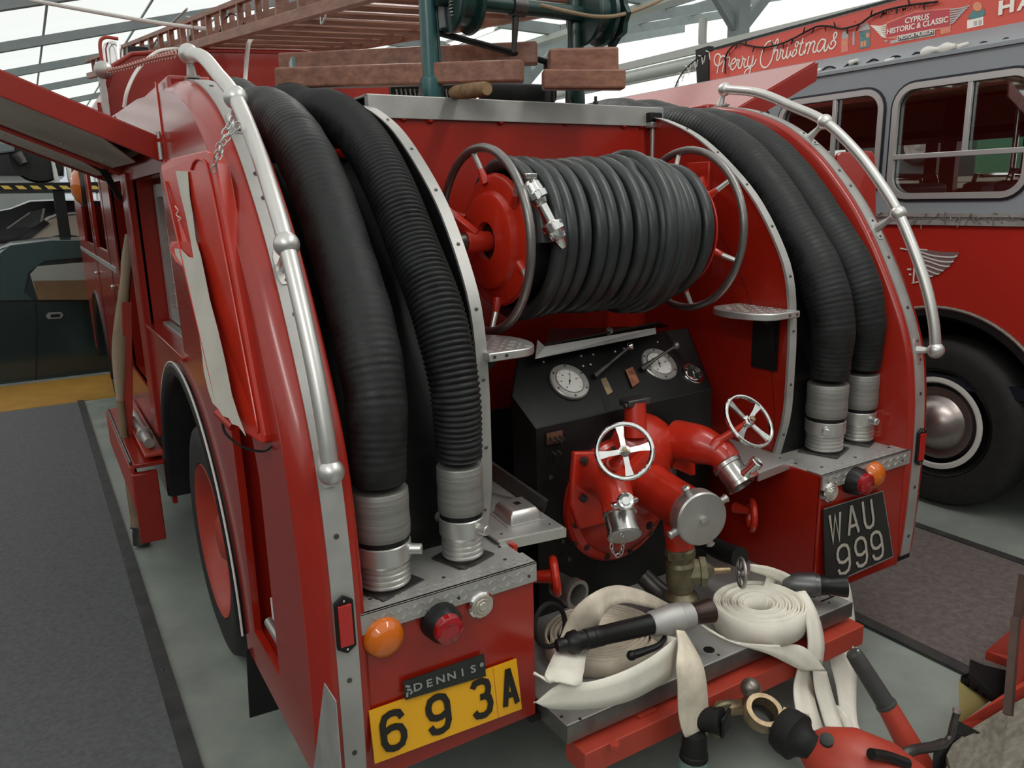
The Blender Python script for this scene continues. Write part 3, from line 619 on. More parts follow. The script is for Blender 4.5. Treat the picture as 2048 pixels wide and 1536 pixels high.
# wheels
def wheel(nm, x, y, z, R, s, rim, parent, lab=None):
    t = obj(nm, MB().lathe([(-.19, R * .62), (-.19, R * .90), (-.165, R * .985), (-.10, R), (-.05, R * .99), (0, R * .93), (.012, R * .80), (.006, R * .64)], (x, y, z), (s, 0, 0), 48, cap=False), tyre, parent, ang=50, label=lab)
    obj('wheel_rim', MB().lathe([(-.16, R * .62), (-.01, R * .645), (.008, R * .63), (-.01, R * .58), (-.07, R * .54), (-.085, R * .30), (-.06, R * .26), (-.02, R * .16), (-.015, .01)], (x, y, z), (s, 0, 0), 40), rim, t, ang=40)
    return t
wl = wheel('rear_wheel', -1.07, ARC[0], -.325, .455, -1, redo, T, 'rear wheel with red rim in black mudguard')
obj('tread_ribs', (lambda b: [b.box(Vector((-.965 + .045 * (k % 3 - 1), ARC[0] + .4555 * math.cos(k * .1309), -.325 + .4555 * math.sin(k * .1309))), (.04, .035, .006), Matrix.Rotation(k * .1309 - math.pi / 2, 3, 'X')) for k in range(48)] and b)(MB()), tyre, wl, smooth=False)
obj('wheel_nut', bolts([(-1.07 + .07, ARC[0] + .10 * math.cos(a), -.325 + .10 * math.sin(a)) for a in [k * math.pi / 4 for k in range(8)]], (-1, 0, 0), .014, .02), steel, wl)
wheel('front_wheel', -1.04, 5.62, -.325, .455, -1, redo, T)
wheel('rear_wheel', 1.07, ARC[0], -.325, .455, 1, redo, T); wheel('front_wheel', 1.04, 5.62, -.325, .455, 1, redo, T)
def guard(y, z, R, x, w, a0, a1, nm, lab=None):
    rows = []
    for a in range(a0, a1 + 1, 4):
        c, s_ = math.cos(math.radians(a)), math.sin(math.radians(a))
        rows.append([Vector((x + dx, y + c * (R + dr), z + s_ * (R + dr))) for dx, dr in ((w, -.02), (.02, -.02), (-.008, -.012), (-.020, .012), (-.012, .030), (.0, .036))])
    return obj(nm, MB().loft(rows), black, T, ang=60, label=lab)
guard(ARC[0], ARC[1], ARC[2] - .03, -SX, .30, 0, 180, 'mudguard', 'glossy black rear mudguard with pale edge bead')
b = MB(); b.tube([Vector((-SX - .012, ARC[0] + math.cos(math.radians(a)) * (ARC[2] + .008), ARC[1] + math.sin(math.radians(a)) * (ARC[2] + .008))) for a in range(0, 181, 4)], .0035, 6)
obj('mudguard_bead', b, white, T)
guard(5.62, -.36, .57, -1.09, .28, -2, 182, 'mudguard')
obj('wheel_house', MB().bb((-.80, .72, -.42), (-.78, 2.05, .36)), black, T)
obj('mudflap', MB().prism([P(493, 1300, Y=.66), P(500, 1436, Y=.66), P(560, 1418, Y=.66), P(640, 1418, Y=.66), P(600, 1300, Y=.66)], (0, .008, 0)), matt, T, smooth=False, label='black rubber mudflap hanging below the body')
# run of lower lockers ahead of the rear wheel, flap let down
def bxp(name, a, b, m, **k): return obj(name, MB().bb(a, b), m, T, bevel=.004, **k)
bxp('step_board', (-1.25, 2.10, -.22), (-1.12, 3.25, -.20), red)
bxp('step_board', (-1.20, 2.10, -.18), (-1.12, 3.25, -.165), redo)
bxp('lower_flap', (-1.265, 2.12, -.40), (-1.245, 3.28, -.215), redo, label='lowered red side flap with worn edges')
bxp('flap_end', (-1.262, 2.08, -.56), (-1.16, 2.12, -.24), red)
bxp('flap_bracket', (-1.25, 2.30, -.50), (-1.20, 2.52, -.38), red)
obj('flap_hinge', MB().cyl((-1.255, 2.14, -.205), (-1.255, 3.24, -.205), .008), steel, T)
obj('side_lever', MB().beam((-1.145, 2.60, .45), (-1.22, 2.62, -.20), .045, .05, up=(0, 1, 0)), redo, T, smooth=False, bevel=.004, label='slanting red prop beside the canvas hose')
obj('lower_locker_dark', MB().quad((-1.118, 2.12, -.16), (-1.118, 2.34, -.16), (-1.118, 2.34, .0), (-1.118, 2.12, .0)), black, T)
obj('alloy_tube', MB().cyl((-1.17, 2.15, -.13), (-1.17, 2.75, -.13), .022), alu, T)
obj('alloy_ring', MB().lathe([(0, .034), (.03, .034)], (-1.17, 2.3, -.13), (0, 1, 0), 16), alu, T)

# raised locker lids
hx, hz = -1.095, 1.062; ud = Vector((-.416, 0, .184)).normalized(); un = Vector((ud.z, 0, -ud.x)).normalized()
if un.z < 0: un = -un
def lidpt(a, y, h): return Vector((hx, y, hz)) + ud * a + un * h
for (y0, y1, L, lb) in ((1.20, 2.32, .80, 'raised red lid with bare aluminium inside, nearest the camera'), (2.42, 3.20, .80, 'second raised red lid behind the nearest one')):
    lid = obj('locker_lid', MB().prism([lidpt(0, y0 + .002, .008), lidpt(L - .002, y0 + .002, .008), lidpt(L - .002, y1 - .002, .008), lidpt(0, y1 - .002, .008)], un * .012), red, T, smooth=False, label=lb)
    obj('lid_flange', MB().prism([lidpt(0, y0, -.050), lidpt(L, y0, -.050), lidpt(L, y0, .0185), lidpt(0, y0, .0185)], (0, .012, 0)), red, lid, smooth=False, bevel=.003)
    obj('lid_flange', MB().prism([lidpt(0, y1, -.050), lidpt(L, y1, -.050), lidpt(L, y1, .0185), lidpt(0, y1, .0185)], (0, -.012, 0)), red, lid, smooth=False, bevel=.003)
    obj('lid_flange', MB().prism([lidpt(L, y0, -.050), lidpt(L, y1, -.050), lidpt(L, y1, .0185), lidpt(L, y0, .0185)], ud * -.012), red, lid, smooth=False)
    obj('lid_inner', MB().prism([lidpt(.05, y1 - .03, -.040), lidpt(.03, y0 + .45, -.040), lidpt(.20, y0 + .014, -.040), lidpt(L - .02, y0 + .014, -.040), lidpt(L - .02, y1 - .03, -.040)], un * .004), alui, lid, smooth=False, label='bare aluminium inner skin')
    obj('lid_lining', MB().prism([lidpt(.0, y0 + .012, .0), lidpt(L, y0 + .012, .0), lidpt(L, y1 - .012, .0), lidpt(0, y1 - .012, .0)], un * .006), black, lid, smooth=False)
    obj('lid_rivet', bolts([lidpt(.10 + .05 * k, y1 - .2 - .08 * (k % 2), -.041) for k in range(4)] + [lidpt(.45, y0 + .3, -.041), lidpt(.52, y0 + .5, -.041)], -un, .006, .003), alu, lid)
obj('lid_stay', MB().prism([P(196, 338, Y=2.3), P(215, 338, Y=2.3), P(245, 395, Y=2.3), P(247, 408, Y=2.3), P(236, 398, Y=2.3)], (0, .012, 0)), black, T, smooth=False, label='dark pointed lid stay')
obj('scuff_plate', MB().prism([P(650, 1366, X=-1.118), P(673, 1402, X=-1.118), P(684, 1545, X=-1.118), P(628, 1545, X=-1.118)], (-.002, 0, 0)), alup, T, smooth=False, label='scratched grey scuff plate low on the rear left corner')
obj('seam_strip', MB().bb((-SX - .004, 1.115, .99), (-SX + .002, 1.130, 1.24)).bb((-SX - .004, 2.335, 1.0), (-SX + .002, 2.345, 1.26)), redd, T)
obj('hinge_knuckle', MB().cyl((-SX - .012, 1.12, 1.02), (-SX - .012, 1.12, 1.07), .007).cyl((-SX - .012, 1.12, 1.08), (-SX - .012, 1.12, 1.10), .006), alu, T)
# right side lid and door, mirrored
q4 = [P(1100, 190, X=1.13), P(1575, 150, X=1.55), P(1500, 215, X=1.35), P(1110, 205, X=1.13)]
lr = obj('locker_lid', MB().prism([(1.10, .98, 1.20), (1.62, .98, 1.43), (1.62, 3.2, 1.43), (1.10, 3.2, 1.20)], (0, 0, .015)), red, T, smooth=False, label='raised red lid on the right side, its top sheen pale')
obj('lid_flange', MB().prism([(1.10, .98, 1.13), (1.62, .98, 1.36), (1.625, .98, 1.440), (1.10, .98, 1.212)], (0, -.012, 0)), red, lr, smooth=False)
f, n = quadmap(P(1672, 300, X=1.16), P(1752, 298, X=1.30), P(1757, 540, X=1.30), P(1690, 470, X=1.16))
dr = obj('locker_door', MB().prism([f(0, .06), f(.0, 1), f(.96, 1), f(1, .14), f(.97, .05), f(.90, .01), f(.1, .02)], -n * .035), red, T, smooth=False, bevel=.006, label='open red locker door on the right side')
# left rear door
DTL, DTR, DBR, DBL = P(316, 322, X=-1.20), P(424, 296, X=-1.13), P(532, 893, X=-1.13), P(438, 842, X=-1.195)
f, n = quadmap(DTL, DTR, DBR, DBL)
ol = [(0, .05), (.04, .015), (.20, .005), (.24, 0), (.86, 0), (.94, .012), (1.0, .05), (1.0, .965), (.97, .99), (.90, 1.0), (.06, .985), (0, .96)]
door = obj('locker_door', MB().prism([f(a, b) for a, b in ol], -n * .035), redd, T, smooth=False, bevel=.005, label='open red rear locker door with cream residue stripe')
rim = MB()
pp = [f(a, b, .002) for a, b in ((.60, .06), (.70, .03), (.82, .035), (.88, .07), (.90, .3), (.91, .9), (.88, .965))]
rim.tube(spline(pp, 40), .003, 8); obj('door_rib', rim, redd, door)
obj('door_edge_rib', MB().tube(spline([f(.06, .09, .002), f(.05, .5, .002), f(.07, .93, .002)], 30), .003, 8), redd, door)
st = [(352, 342), (376, 343), (380, 395), (386, 430), (392, 480), (402, 512), (412, 560), (420, 600), (436, 660), (450, 720), (464, 790), (476, 828), (492, 872), (478, 852), (465, 848), (458, 836), (446, 832), (438, 818), (426, 806), (417, 780), (408, 740), (404, 700), (396, 650), (388, 620), (376, 570), (366, 530), (352, 510), (350, 497), (362, 498), (378, 514), (388, 516), (382, 480), (372, 430), (362, 390)]
n0 = n; res = [Ppl(u, v, f(0, 0, .0012), n0) for u, v in st]
obj('cream_stripe', MB().prism(res, n0 * .0012), cream, door, smooth=False, label='peeling cream stripe down the door')
dh = MB().cyl(f(.25, .985, -.01), f(.25, .985, .03), .010); dh.tube(spline([f(.15, .99, .01), f(.2, 1.03, .0), f(.5, 1.06, -.02), f(.95, 1.02, -.03)], 20), .0025, 6)
obj('door_catch', MB().cyl(f(.06, .965, .004), f(.36, .99, .004), .010), red, door); obj('door_strap', MB().tube(spline([f(.08, .99, .0), f(.10, 1.035, .0), f(.35, 1.06, -.01), f(.7, 1.045, -.02), f(.98, 1.0, -.02)], 24), .003, 6), black, door)
obj('door_tab', MB().prism([f(.04, .33, .001), f(-.12, .335, .001), (f(-.20, .37, .001)), f(-.12, .415, .001), f(.3, .47, .001), f(.42, .33, .001)], -n * .004), redd, door, smooth=False)
obj('white_scrawl', MB().tube(spline([f(.14, .19, .001), f(.18, .21, .001), f(.12, .225, .001), f(.2, .24, .001), f(.13, .25, .001)], 24), .0012, 5), white, door)
ch = [P(465, 235, X=-1.09), P(452, 262, X=-1.11), P(436, 300, X=-1.13), P(426, 345, X=-1.14)]
obj('door_chain', chain(ch, .021, .0016), alu, T, label='short steel chain from rail bracket to door')
obj('door_chain', chain([P(478, 245, X=-1.07), P(462, 268, X=-1.09), P(447, 284, X=-1.11), P(436, 320, X=-1.13)], .021, .0016), alu, T)
p1 = Vector((-1.06, 3.2, 1.46)); p2 = Vector((-1.046, 1.0, 1.30))
obj('safety_chain', chain([P(215, 142, Y=3.1), P(250, 135, Y=2.6), P(300, 120, Y=1.9), P(352, 108, Y=1.2)], 0.05, .0032, .011), mat('rust_pink_chain', (.45, .22, .17), .5), T, label='reddish safety chain running from rail end to cab corner')
obj('grey_cord', MB().tube(spline([P(248, 215, Y=2.6), P(255, 180, Y=2.6), P(275, 140, Y=2.7), P(310, 106, Y=2.8), P(345, 98, Y=2.9), P(372, 100, Y=3.0)], 40), .008, 8), white, T)
p = [P(60, 0, Y=4.0), P(180, 22, Y=3.8), P(330, 48, Y=3.4), P(492, 68, Y=3.0)]
tag(obj('pull_rope', MB().tube(spline(p + [P(497, 85, Y=2.9), P(494, 110, Y=2.9), P(491, 150, Y=2.9), P(488, 190, Y=2.8)], 60), .011, 8), white), 'white rope slung across the roof and hanging behind the suction hose', 'rope')
obj('bracket_clamp', MB().ball(P(207, 140, Y=3.2), .045), alu, T)

# ================================================================== REEL
RC = Vector((0, .481, .763)); RR = .258
reel = obj('hose_reel', MB().cyl((-.345, RC.y, RC.z), (.345, RC.y, RC.z), .17, seg=40), matt, T, label='first aid hose reel in the bay')
for sg in (-1, 1):
    x = sg * .39
    obj('hand_ring', MB().ring((x, RC.y, RC.z), (1, 0, 0), RR, .0125, 64, 12), ringm, reel, label='worn grey hand ring of the reel')
    obj('reel_flange', MB().lathe([(-.012, .185), (.0, .185), (.004, .178), (.006, .142), (.022, .136), (.026, .128), (.027, .055), (.010, .050), (.010, .01)], (sg * .355, RC.y, RC.z), (sg, 0, 0), 48, cap=False).lathe([(-.008, .19), (-.012, .19)], (sg * .355, RC.y, RC.z), (sg, 0, 0), 48), redd, reel, ang=30, label='red reel flange with raised hub')
    obj('hub_hole', MB().lathe([(.012, .052), (.013, .01)], (sg * .355, RC.y, RC.z), (sg, 0, 0), 24), black, reel)
    for k in range(6):
        a = math.radians(93 - 60 * k + 6); d = Vector((0, -math.cos(a) * -1 * -1, math.sin(a)))
        a0 = Vector((sg * .36, RC.y + d.y * .165, RC.z + d.z * .165)); a1 = Vector((sg * .372, RC.y + d.y * .205, RC.z + d.z * .205)); a2 = Vector((x, RC.y + d.y * (RR - .008), RC.z + d.z * (RR - .008)))
        obj('spoke_socket', MB().tube([a0, a0.lerp(a1, .6), a1], lambda i: (.015, .012, .0095)[i], 10), redd, reel)
        obj('spoke', MB().cyl(a1, a2, .0085, .0075, 10), alur, reel)
    # arm carrying the axle
    obj('reel_arm', MB().beam((sg * .572, .60, .93), (sg * .42, RC.y - .005, RC.z + .01), .05, .028, up=(1, .3, 0)).cyl((sg * .45, RC.y, RC.z), (sg * .365, RC.y, RC.z), .034, .028, 20), redd, reel, smooth=True, bevel=.004, label='red bracket arm carrying the reel axle')
    obj('arm_plate', MB().bb((sg * .574, .55, .85), (sg * .560, .66, .99)), redd, reel, bevel=.003)
    obj('axle_stub', MB().cyl((sg * .50, RC.y, RC.z), (sg * .448, RC.y, RC.z), .026, seg=16), steel, reel)
pts = []; NT = 13.6; r_h = .0225
for i in range(int(NT * 44)):
    a = 2 * math.pi * i / 44; t = i / (NT * 44); x = lerp(-.325, .325, t)
    x += .006 * math.sin(a * .31) ; rr = .212 + .004 * math.sin(a * .17 + 1) + (.012 if .60 < t < .80 else 0) - (.02 if t > .83 else 0)
    pts.append((x, RC.y - rr * math.cos(a), RC.z + rr * math.sin(a)))
hs = obj('wound_hose', MB().tube(pts, r_h, 12), hoser, reel, label='dark grey rubber hose wound in coils')
pts2 = []
for i in range(int(1.9 * 44)):
    a = 2 * math.pi * i / 44 + 2.4; t = i / 84; rr = .236 * (1 - .12 * max(0, .25 - t) * 4 - .12 * max(0, t - .75) * 4)
    pts2.append((lerp(.07, .19, t), RC.y - rr * math.cos(a), RC.z + rr * math.sin(a)))
obj('wound_hose_turn', MB().tube(pts2, r_h * .98, 12), hoser, reel)
def cylhit(u, v, R):
    D = ray(u, v); oy, oz = CAM.y - RC.y, CAM.z - RC.z; a = D.y ** 2 + D.z ** 2; b = 2 * (oy * D.y + oz * D.z); c = oy * oy + oz * oz - R * R
    t = (-b - math.sqrt(max(0, b * b - 4 * a * c))) / (2 * a); return CAM + D * t
n0 = cylhit(1058, 362, .268); n1 = cylhit(1128, 496, .275); nd = n1 - n0; L = nd.length
nz = obj('branch_nozzle', MB().lathe([(0, .014), (.05 * L, 0.0232), (.16 * L, 0.0256), (.18 * L, 0.0293), (.26 * L, 0.0293), (.28 * L, 0.0207), (.34 * L, 0.0183), (.36 * L, 0.0152), (.60 * L, 0.0152), (.61 * L, 0.0220), (.64 * L, 0.0293), (.74 * L, 0.0293), (.76 * L, 0.0256), (.86 * L, 0.0220), (.88 * L, 0.0171), (.95 * L, 0.0122), (1.0 * L, 0.0073), (1.0 * L, 0.0037)], n0, nd, 20), chrome, T, label='chrome nozzle clipped against the reel hose')
obj('nozzle_lugs', bolts([n0 + nd * .22 + frame(nd)[0] * .022, n0 + nd * .22 - frame(nd)[0] * .022], frame(nd)[0], .006, .006), chrome, nz)
obj('nozzle_tap', MB().cyl(n0 + nd * .10, n0 + nd * .10 + Vector((-.02, -.02, .03)), .006).box(n0 + nd * .10 + Vector((-.018, -.02, .03)), (.035, .010, .012)), chrome, nz, bevel=.002)
obj('nozzle_collar', MB().ring(n0 + nd * .69, nd, .0235, .004, 20, 6).ring(n0 + nd * .75, nd, .0225, .003, 20, 6), chrome, nz)
b = MB(); x_, y_, z_ = frame(nd)
for k in range(6): a = k * math.pi / 3; b.box(n0 + nd * .68 + (x_ * math.cos(a) + y_ * math.sin(a)) * .025, (.008, .008, .014))
obj('nozzle_grip_ribs', b, chrome, nz)
obj('nozzle_tail_hose', MB().tube(spline([n0 + nd * .02, cylhit(1045, 345, .255), cylhit(1030, 330, .245), cylhit(1015, 322, .22)], 16), .011, 10), hoser, T)

# ================================================================== SUCTION HOSES
sleevem = mat('wire_bound_sleeve', (.26, .255, .235), .5, .5, .25, 9, .5, 30, stretch=(.3, .3, 12))
def corr(pts, r, pitch, amp, m, name='rubber_tube', soft=False, parent=None):
    p = spline(pts, 2); L = sum((Vector(pts[i + 1]) - Vector(pts[i])).length for i in range(len(pts) - 1)); n = int(L / pitch * 4)
    c = spline(pts, n); r, r0 = r; rnd = random.Random(3); jit = [rnd.uniform(.3, 1.2) for _ in range(n)]
    if soft: f = lambda i: lerp(r0 * .97, r, min(1, i / 70)) + amp * (.6 * math.sin(i * math.pi / 2 * .96) * jit[i // 6] + .5 * math.sin(i * .21))
    else: f = lambda i: lerp(r0 * .97, r, min(1, i / 90)) + amp * (1, 0.2, -1, .2)[i % 4]
    return obj(name, MB().tube(c, f, 28, cap=True), m, parent, ang=80)
def suction(px, base, sg, R, soft, label, zc0, lugdir, topY=2.9, RT=.0745):
    bx, by = base
    t = thing('suction_hose', label, 'hose', (bx, by, 0.006), 'black suction hoses standing on the tail deck')
    # centre line follows the fender curve, set in by the hose radius
    cen = inset(.004 + RT)
    path = [(bx, by, zc0 + .02), (bx, by - .002, zc0 + .07)]
    for i in range(59, -1, -1):
        y, z = cen[i]
        if z > zc0 + .20 and i % 5 == 0: path.append((lerp(bx, px, min(1, (z - .2) * 1.6)), lerp(by, y, max(0, min(1, (z - .22) * 2.0)) ** 1.2), z))
    path += [(px, 1.3, 1.215), (px, 1.7, 1.20), (px, 2.4, 1.19), (px, topY, 1.19)]
    obj_ = corr(path, (RT, R), .0135 if not soft else .016, .0030 if not soft else .0013, hoseo, soft=soft, parent=t)
    c = Vector((bx, by, 0))
    obj('end_plate', MB().box(c + Vector((0, 0, .006)), (R * 2.0, R * 2.0, .006), Matrix.Rotation(.35, 3, 'Z')), steel, t, smooth=False, bevel=.002, label='square dark base plate')
    pf = [(0.010, R * .82)]
    for k in range(4): z = .014 + k * .0135; pf += [(z, R * .86), (z + .003, R * .93), (z + .008, R * .93), (z + .011, R * .86)]
    pf += [(.072, R * .95), (.074, R * 1.0), (.115, R * 1.0), (.118, R * .93)]
    cp = obj('threaded_coupling', MB().lathe(pf, c, (0, 0, 1), 40), alur, t, ang=30, label='ribbed alloy coupling')
    obj('dark_band', MB().lathe([(.116, R * .95), (.130, R * .95)], c, (0, 0, 1), 32), black, t)
    obj('binding_sleeve', MB().lathe([(.130, R * .97), (.133, R * 1.01), (.16, R * 1.03), (.19, R * 1.0), (.215, R * 1.02), (zc0 - .004, R * 1.01), (zc0, R * .97)], c, (0, 0, 1), 36), sleevem, t, ang=50, label='grey wire bound sleeve')
    for a in lugdir:
        d = Vector((math.cos(math.radians(a)), math.sin(math.radians(a)), 0))
        obj('lug', MB().lathe([(0, .014), (.012, .013), (.026, .013), (.028, .011)], c + d * R * .97 + Vector((0, 0, .094)), d, 14), alur, cp)
    return t
suction(-.862, (-.897, .095), -1, .0655, True, 'broad smooth-wound black suction hose at the outer left of the deck', .245, (-35, 150))
suction(-.682, (-.677, .120), -1, .0565, False, 'narrower ribbed black suction hose at the inner left of the deck', .250, (-68, 110), RT=.063)
suction(.742, (.755, .155), 1, .0665, True, 'broad smooth-wound black suction hose at the inner right of the deck', .245, (-140, 40))
suction(.898, (.945, .160), 1, .0575, True, 'narrower black suction hose at the outer right of the deck, beside the red fender wall', .250, (-100, 80))

# ================================================================== GAUGE PANEL
G = {}
GTL, GTR, GBR, GBL = P(1045, 700, Y=.57), P(1375, 655, Y=.57), P(1424, 779, Y=.36), P(1072, 859, Y=.36)
f, n = quadmap(GTL, GTR, GBR, GBL)
GP = obj('gauge_panel', MB().prism([f(-.02, 0), f(1, 0), f(1.0, .88), f(1, 1), f(0, 1), f(-.09, .55)], -n * .02), black, T, smooth=False, bevel=.004, label='sloping black gauge panel')
fl = [f(1, .88), f(1, 1), f(0, 1), f(-.09, .55)]
def down(p, z): return Vector((p.x, p.y, z))
obj('panel_body', MB().quad(f(0, 1), f(1, 1), down(f(1, 1), -.42), down(f(0, 1), -.42)).quad(f(-.09, .55), f(0, 1), down(f(0, 1), -.42), down(f(-.09, .55), -.42)).quad(f(-.09, .55), f(-.02, 0), down(f(-.02, 0), -.42), down(f(-.09, .55), -.42)).quad(f(1, 1), f(1, 0), down(f(1, 0), -.42), down(f(1, 1), -.42)), black, T, smooth=False, label='black pump housing box under the gauges')
cv = [P(1070, 716, Y=.50), P(1076, 676, Y=.53), P(1330, 632, Y=.55), P(1312, 664, Y=.52)]
obj('panel_cover', MB().quad(P(1090, 690, Y=.50), P(1315, 645, Y=.50), P(1338, 652, Y=.62), P(1100, 660, Y=.64)), black, T, smooth=False, solid=.006)
obj('cover_edge', MB().quad(P(1070, 718, Y=.485), P(1312, 668, Y=.485), P(1310, 656, Y=.50), P(1075, 696, Y=.50)).quad(P(1070, 718, Y=.485), P(1075, 680, Y=.50), P(1092, 696, Y=.50), P(1090, 714, Y=.485)), alup, T, smooth=False, solid=.004, label='alloy edge strip above the gauges')
obj('cover_knob', MB().lathe([(0, .008), (.01, .008), (.014, .013), (.02, .012), (.024, .004)], P(1216, 668, Y=.52), (0, -.6, .8), 14), alu, T)
xa, ya = (f(1, .5) - f(0, .5)).normalized(), (f(.5, 0) - f(.5, 1)).normalized()
nn = xa.cross(ya).normalized()
if nn.dot(n) < 0: nn = -nn
ya = nn.cross(xa)
def gauge(u, v, ru, dark, ang, lb):
    c = Ppl(u, v, f(.5, .5), n); r = pr(ru, c) * 1.04
    g = obj('gauge', MB().lathe([(0, r), (.010, r), (.013, r * .95), (.013, r * .74), (.017, r * .70), (.010, r * .68)], c, nn, 40, cap=False), alu if not dark else chrome, T, ang=30, label=lb)
    if dark: g.data.materials[0] = chrome
    obj('dial', MB().lathe([(.008, r * (.9 if dark else .70)), (.009, r * (.9 if dark else .70))], c, nn, 36), bplate if dark else dial, g)
    mk = MB()
    for k in range(11):
        a = math.radians(225 - 27 * k); d = xa * math.cos(a) + ya * math.sin(a); mk.beam(c + d * r * .54 + nn * .0095, c + d * r * (.60 if k % 2 else .64) + nn * .0095, .0012, .0004, up=nn)
    o = obj('scale_marks', mk, dial if dark else blk, g, smooth=False); o['kind'] = 'stuff'
    d = xa * math.cos(math.radians(ang)) + ya * math.sin(math.radians(ang))
    obj('needle', MB().prism([c + nn * .0105 - d * r * .22 + d.cross(nn) * .0014, c + nn * .0105 + d * r * .56, c + nn * .0105 - d * r * .22 - d.cross(nn) * .0014], nn * .0008).cyl(c + nn * .010, c + nn * .013, .003), dial if dark else blk, g, smooth=False)
    if not dark:
        b = MB()
        for k in range(6): a = math.radians(60 * k + 20); b.lathe([(0, .0035), (.002, .0035)], c + (xa * math.cos(a) + ya * math.sin(a)) * r * .86 + nn * .013, nn, 8)
        obj('bezel_screw', b, steel, g)
        b = MB()
        for k in range(5):
            a = math.radians(225 - 54 * k); q = c + (xa * math.cos(a) + ya * math.sin(a)) * r * .43 + nn * .0095; b.box(q, (.006, .001, .004))
        o = obj('scale_figures', b, steel, g, smooth=False); o['kind'] = 'stuff'
    return c
gauge(1137, 766, 41, False, 60, 'left white faced gauge in a broad bezel')
gauge(1316, 731, 38, False, 70, 'right white faced gauge half covered by a lever')
gauge(1384, 750, 24, True, 250, 'small black faced gauge in a chrome ring')
def gp(u, v, h=0): return Ppl(u, v, f(.5, .5), n) + nn * h
for pts, k, lb in ((((1186, 756), (1210, 742), (1241, 721)), 0, 'steel throttle lever'), (((1280, 742), (1300, 734), (1332, 719)), 1, 'steel lever over the right gauge')):
    a, b_, c = gp(*pts[0], .012), gp(*pts[1], .045), gp(*pts[2], .075)
    lv = obj('control_lever', MB().tube([a, a.lerp(b_, .5), b_, b_.lerp(c, .5), c], lambda i: (.011, .008, .0055, .005, .0048)[i], 10), steel, T, label=lb)
    obj('lever_ball', MB().ball(c, .0125, 16, 10), chrome if k == 0 else ringm, lv)
obj('lever_slot', MB().prism([gp(1198, 770, .001), gp(1212, 764, .001), gp(1222, 800, .001), gp(1216, 826, .001), gp(1208, 815, .001)], nn * .001), matt, GP, smooth=False)
obj('lever_slot', MB().prism([gp(1232, 765, .001), gp(1252, 768, .001), gp(1262, 785, .001), gp(1240, 800, .001), gp(1232, 790, .001)], nn * .001), matt, GP, smooth=False)
obj('lever_slot', MB().prism([gp(1282, 770, .001), gp(1292, 762, .001), gp(1308, 790, .001), gp(1302, 806, .001), gp(1292, 800, .001)], nn * .001), matt, GP, smooth=False)
obj('brass_tag', MB().prism([gp(1200, 760, .002), gp(1211, 756, .002), gp(1225, 785, .002), gp(1214, 791, .002)], nn * .002), brassr, GP, smooth=False, label='small worn brass tag')
obj('copper_tag', MB().prism([gp(1248, 744, .01), gp(1262, 738, .01), gp(1276, 768, .01), gp(1262, 779, .01)], nn * .002), mat('copper_tag', (.32, .12, .07), .4, .6, .5, 40), GP, smooth=False, label='worn copper coloured tag')
for u, v in ((1087, 724), (1162, 712), (1186, 709), (1166, 732), (1181, 729), (1230, 703), (1248, 697), (1315, 684), (1374, 786), (1403, 783)):
    obj('panel_screw', MB().lathe([(0, .0045), (.002, .004), (.003, .002)], gp(u, v, .0), nn, 8), alur, GP)
c = P(1107, 872, Y=.358)
sw = obj('switch_plate', MB().bb((c.x - .028, .350, c.z - .022), (c.x + .028, .356, c.z + .014)), mat('copper_plate', (.22, .10, .06), .45, .6, .5, 30), T, smooth=False, label='small copper coloured switch plate')
for k in range(3): obj('switch', MB().cyl((c.x - .018 + .018 * k, .35, c.z + .0), (c.x - .018 + .018 * k, .325, c.z - .008), .004, .005, 10), steel, sw)
for k in range(2): obj('switch', MB().cyl((c.x - .012 + .018 * k, .35, c.z - .045), (c.x - .012 + .018 * k, .328, c.z - .05), .004, .005, 10), steel, sw)
# small alloy pedal box on the left inner shelf
b = MB(); c0 = P(1035, 1028, Z=.02)
qa = [(-.055, -.055), (.04, -.06), (.05, .05), (-.045, .055)]
b.loft([[Vector((c0.x + x * k, c0.y + y * k, z)) for x, y in qa] for z, k in ((.016, 1.0), (.040, .95), (.052, .78), (.053, .2))], closed=True)
obj('pedal_box', b, alur, T, ang=80, bevel=.004, label='small domed alloy box on the left inner shelf')
obj('pedal_box_base', MB().prism([(c0.x + x * 1.25, c0.y + y * 1.12, .015) for x, y in qa], (0, 0, .003)), alup, T, smooth=False)

# ================================================================== PUMP
c0 = P(1238, 1000, Y=.34)
pump = obj('pump_casing', MB().lathe([(-.04, .205), (0, .205), (.012, .195), (.016, .175), (.035, .165), (.06, .13), (.075, .08), (.08, .01)], c0, (0, -1, 0), 48), redd, T, ang=35, label='large red round pump casing')
obj('grey_back_ring', MB().lathe([(-.06, .225), (-.035, .225), (-.030, .218)], c0, (0, -1, 0), 48), ringm, pump)
c1 = P(1287, 905, Y=.33)
obj('upper_dome', MB().lathe([(-.05, .125), (-.01, .125), (.02, .118), (.055, .09), (.075, .05), (.08, .01)], c1, (0, -1, 0), 36), redd, pump, ang=60)
a = P(1272, 862, Y=.28); b_ = P(1270, 806, Y=.30)
obj('riser_neck', MB().cyl(a - Vector((0, 0, .02)), b_, .036, .033, 24), redd, pump)
obj('neck_clamp', MB().box(b_ + Vector((0, 0, .006)), (.088, .05, .022)).cyl(b_ + Vector((-.05, -.01, 0)), b_ + Vector((.05, -.01, 0)), .009), steel, pump, bevel=.004)
bl = []
for k in range(12): an = k * math.pi / 6 + .2; bl.append(Vector((c0.x + .185 * math.cos(an), c0.y - .008, c0.z + .185 * math.sin(an))))
for q in bl: obj('casing_nut', MB().lathe([(0, .011), (.009, .011), (.009, .006), (.014, .006)], q, (0, -1, 0), 6), steel, pump, smooth=False)
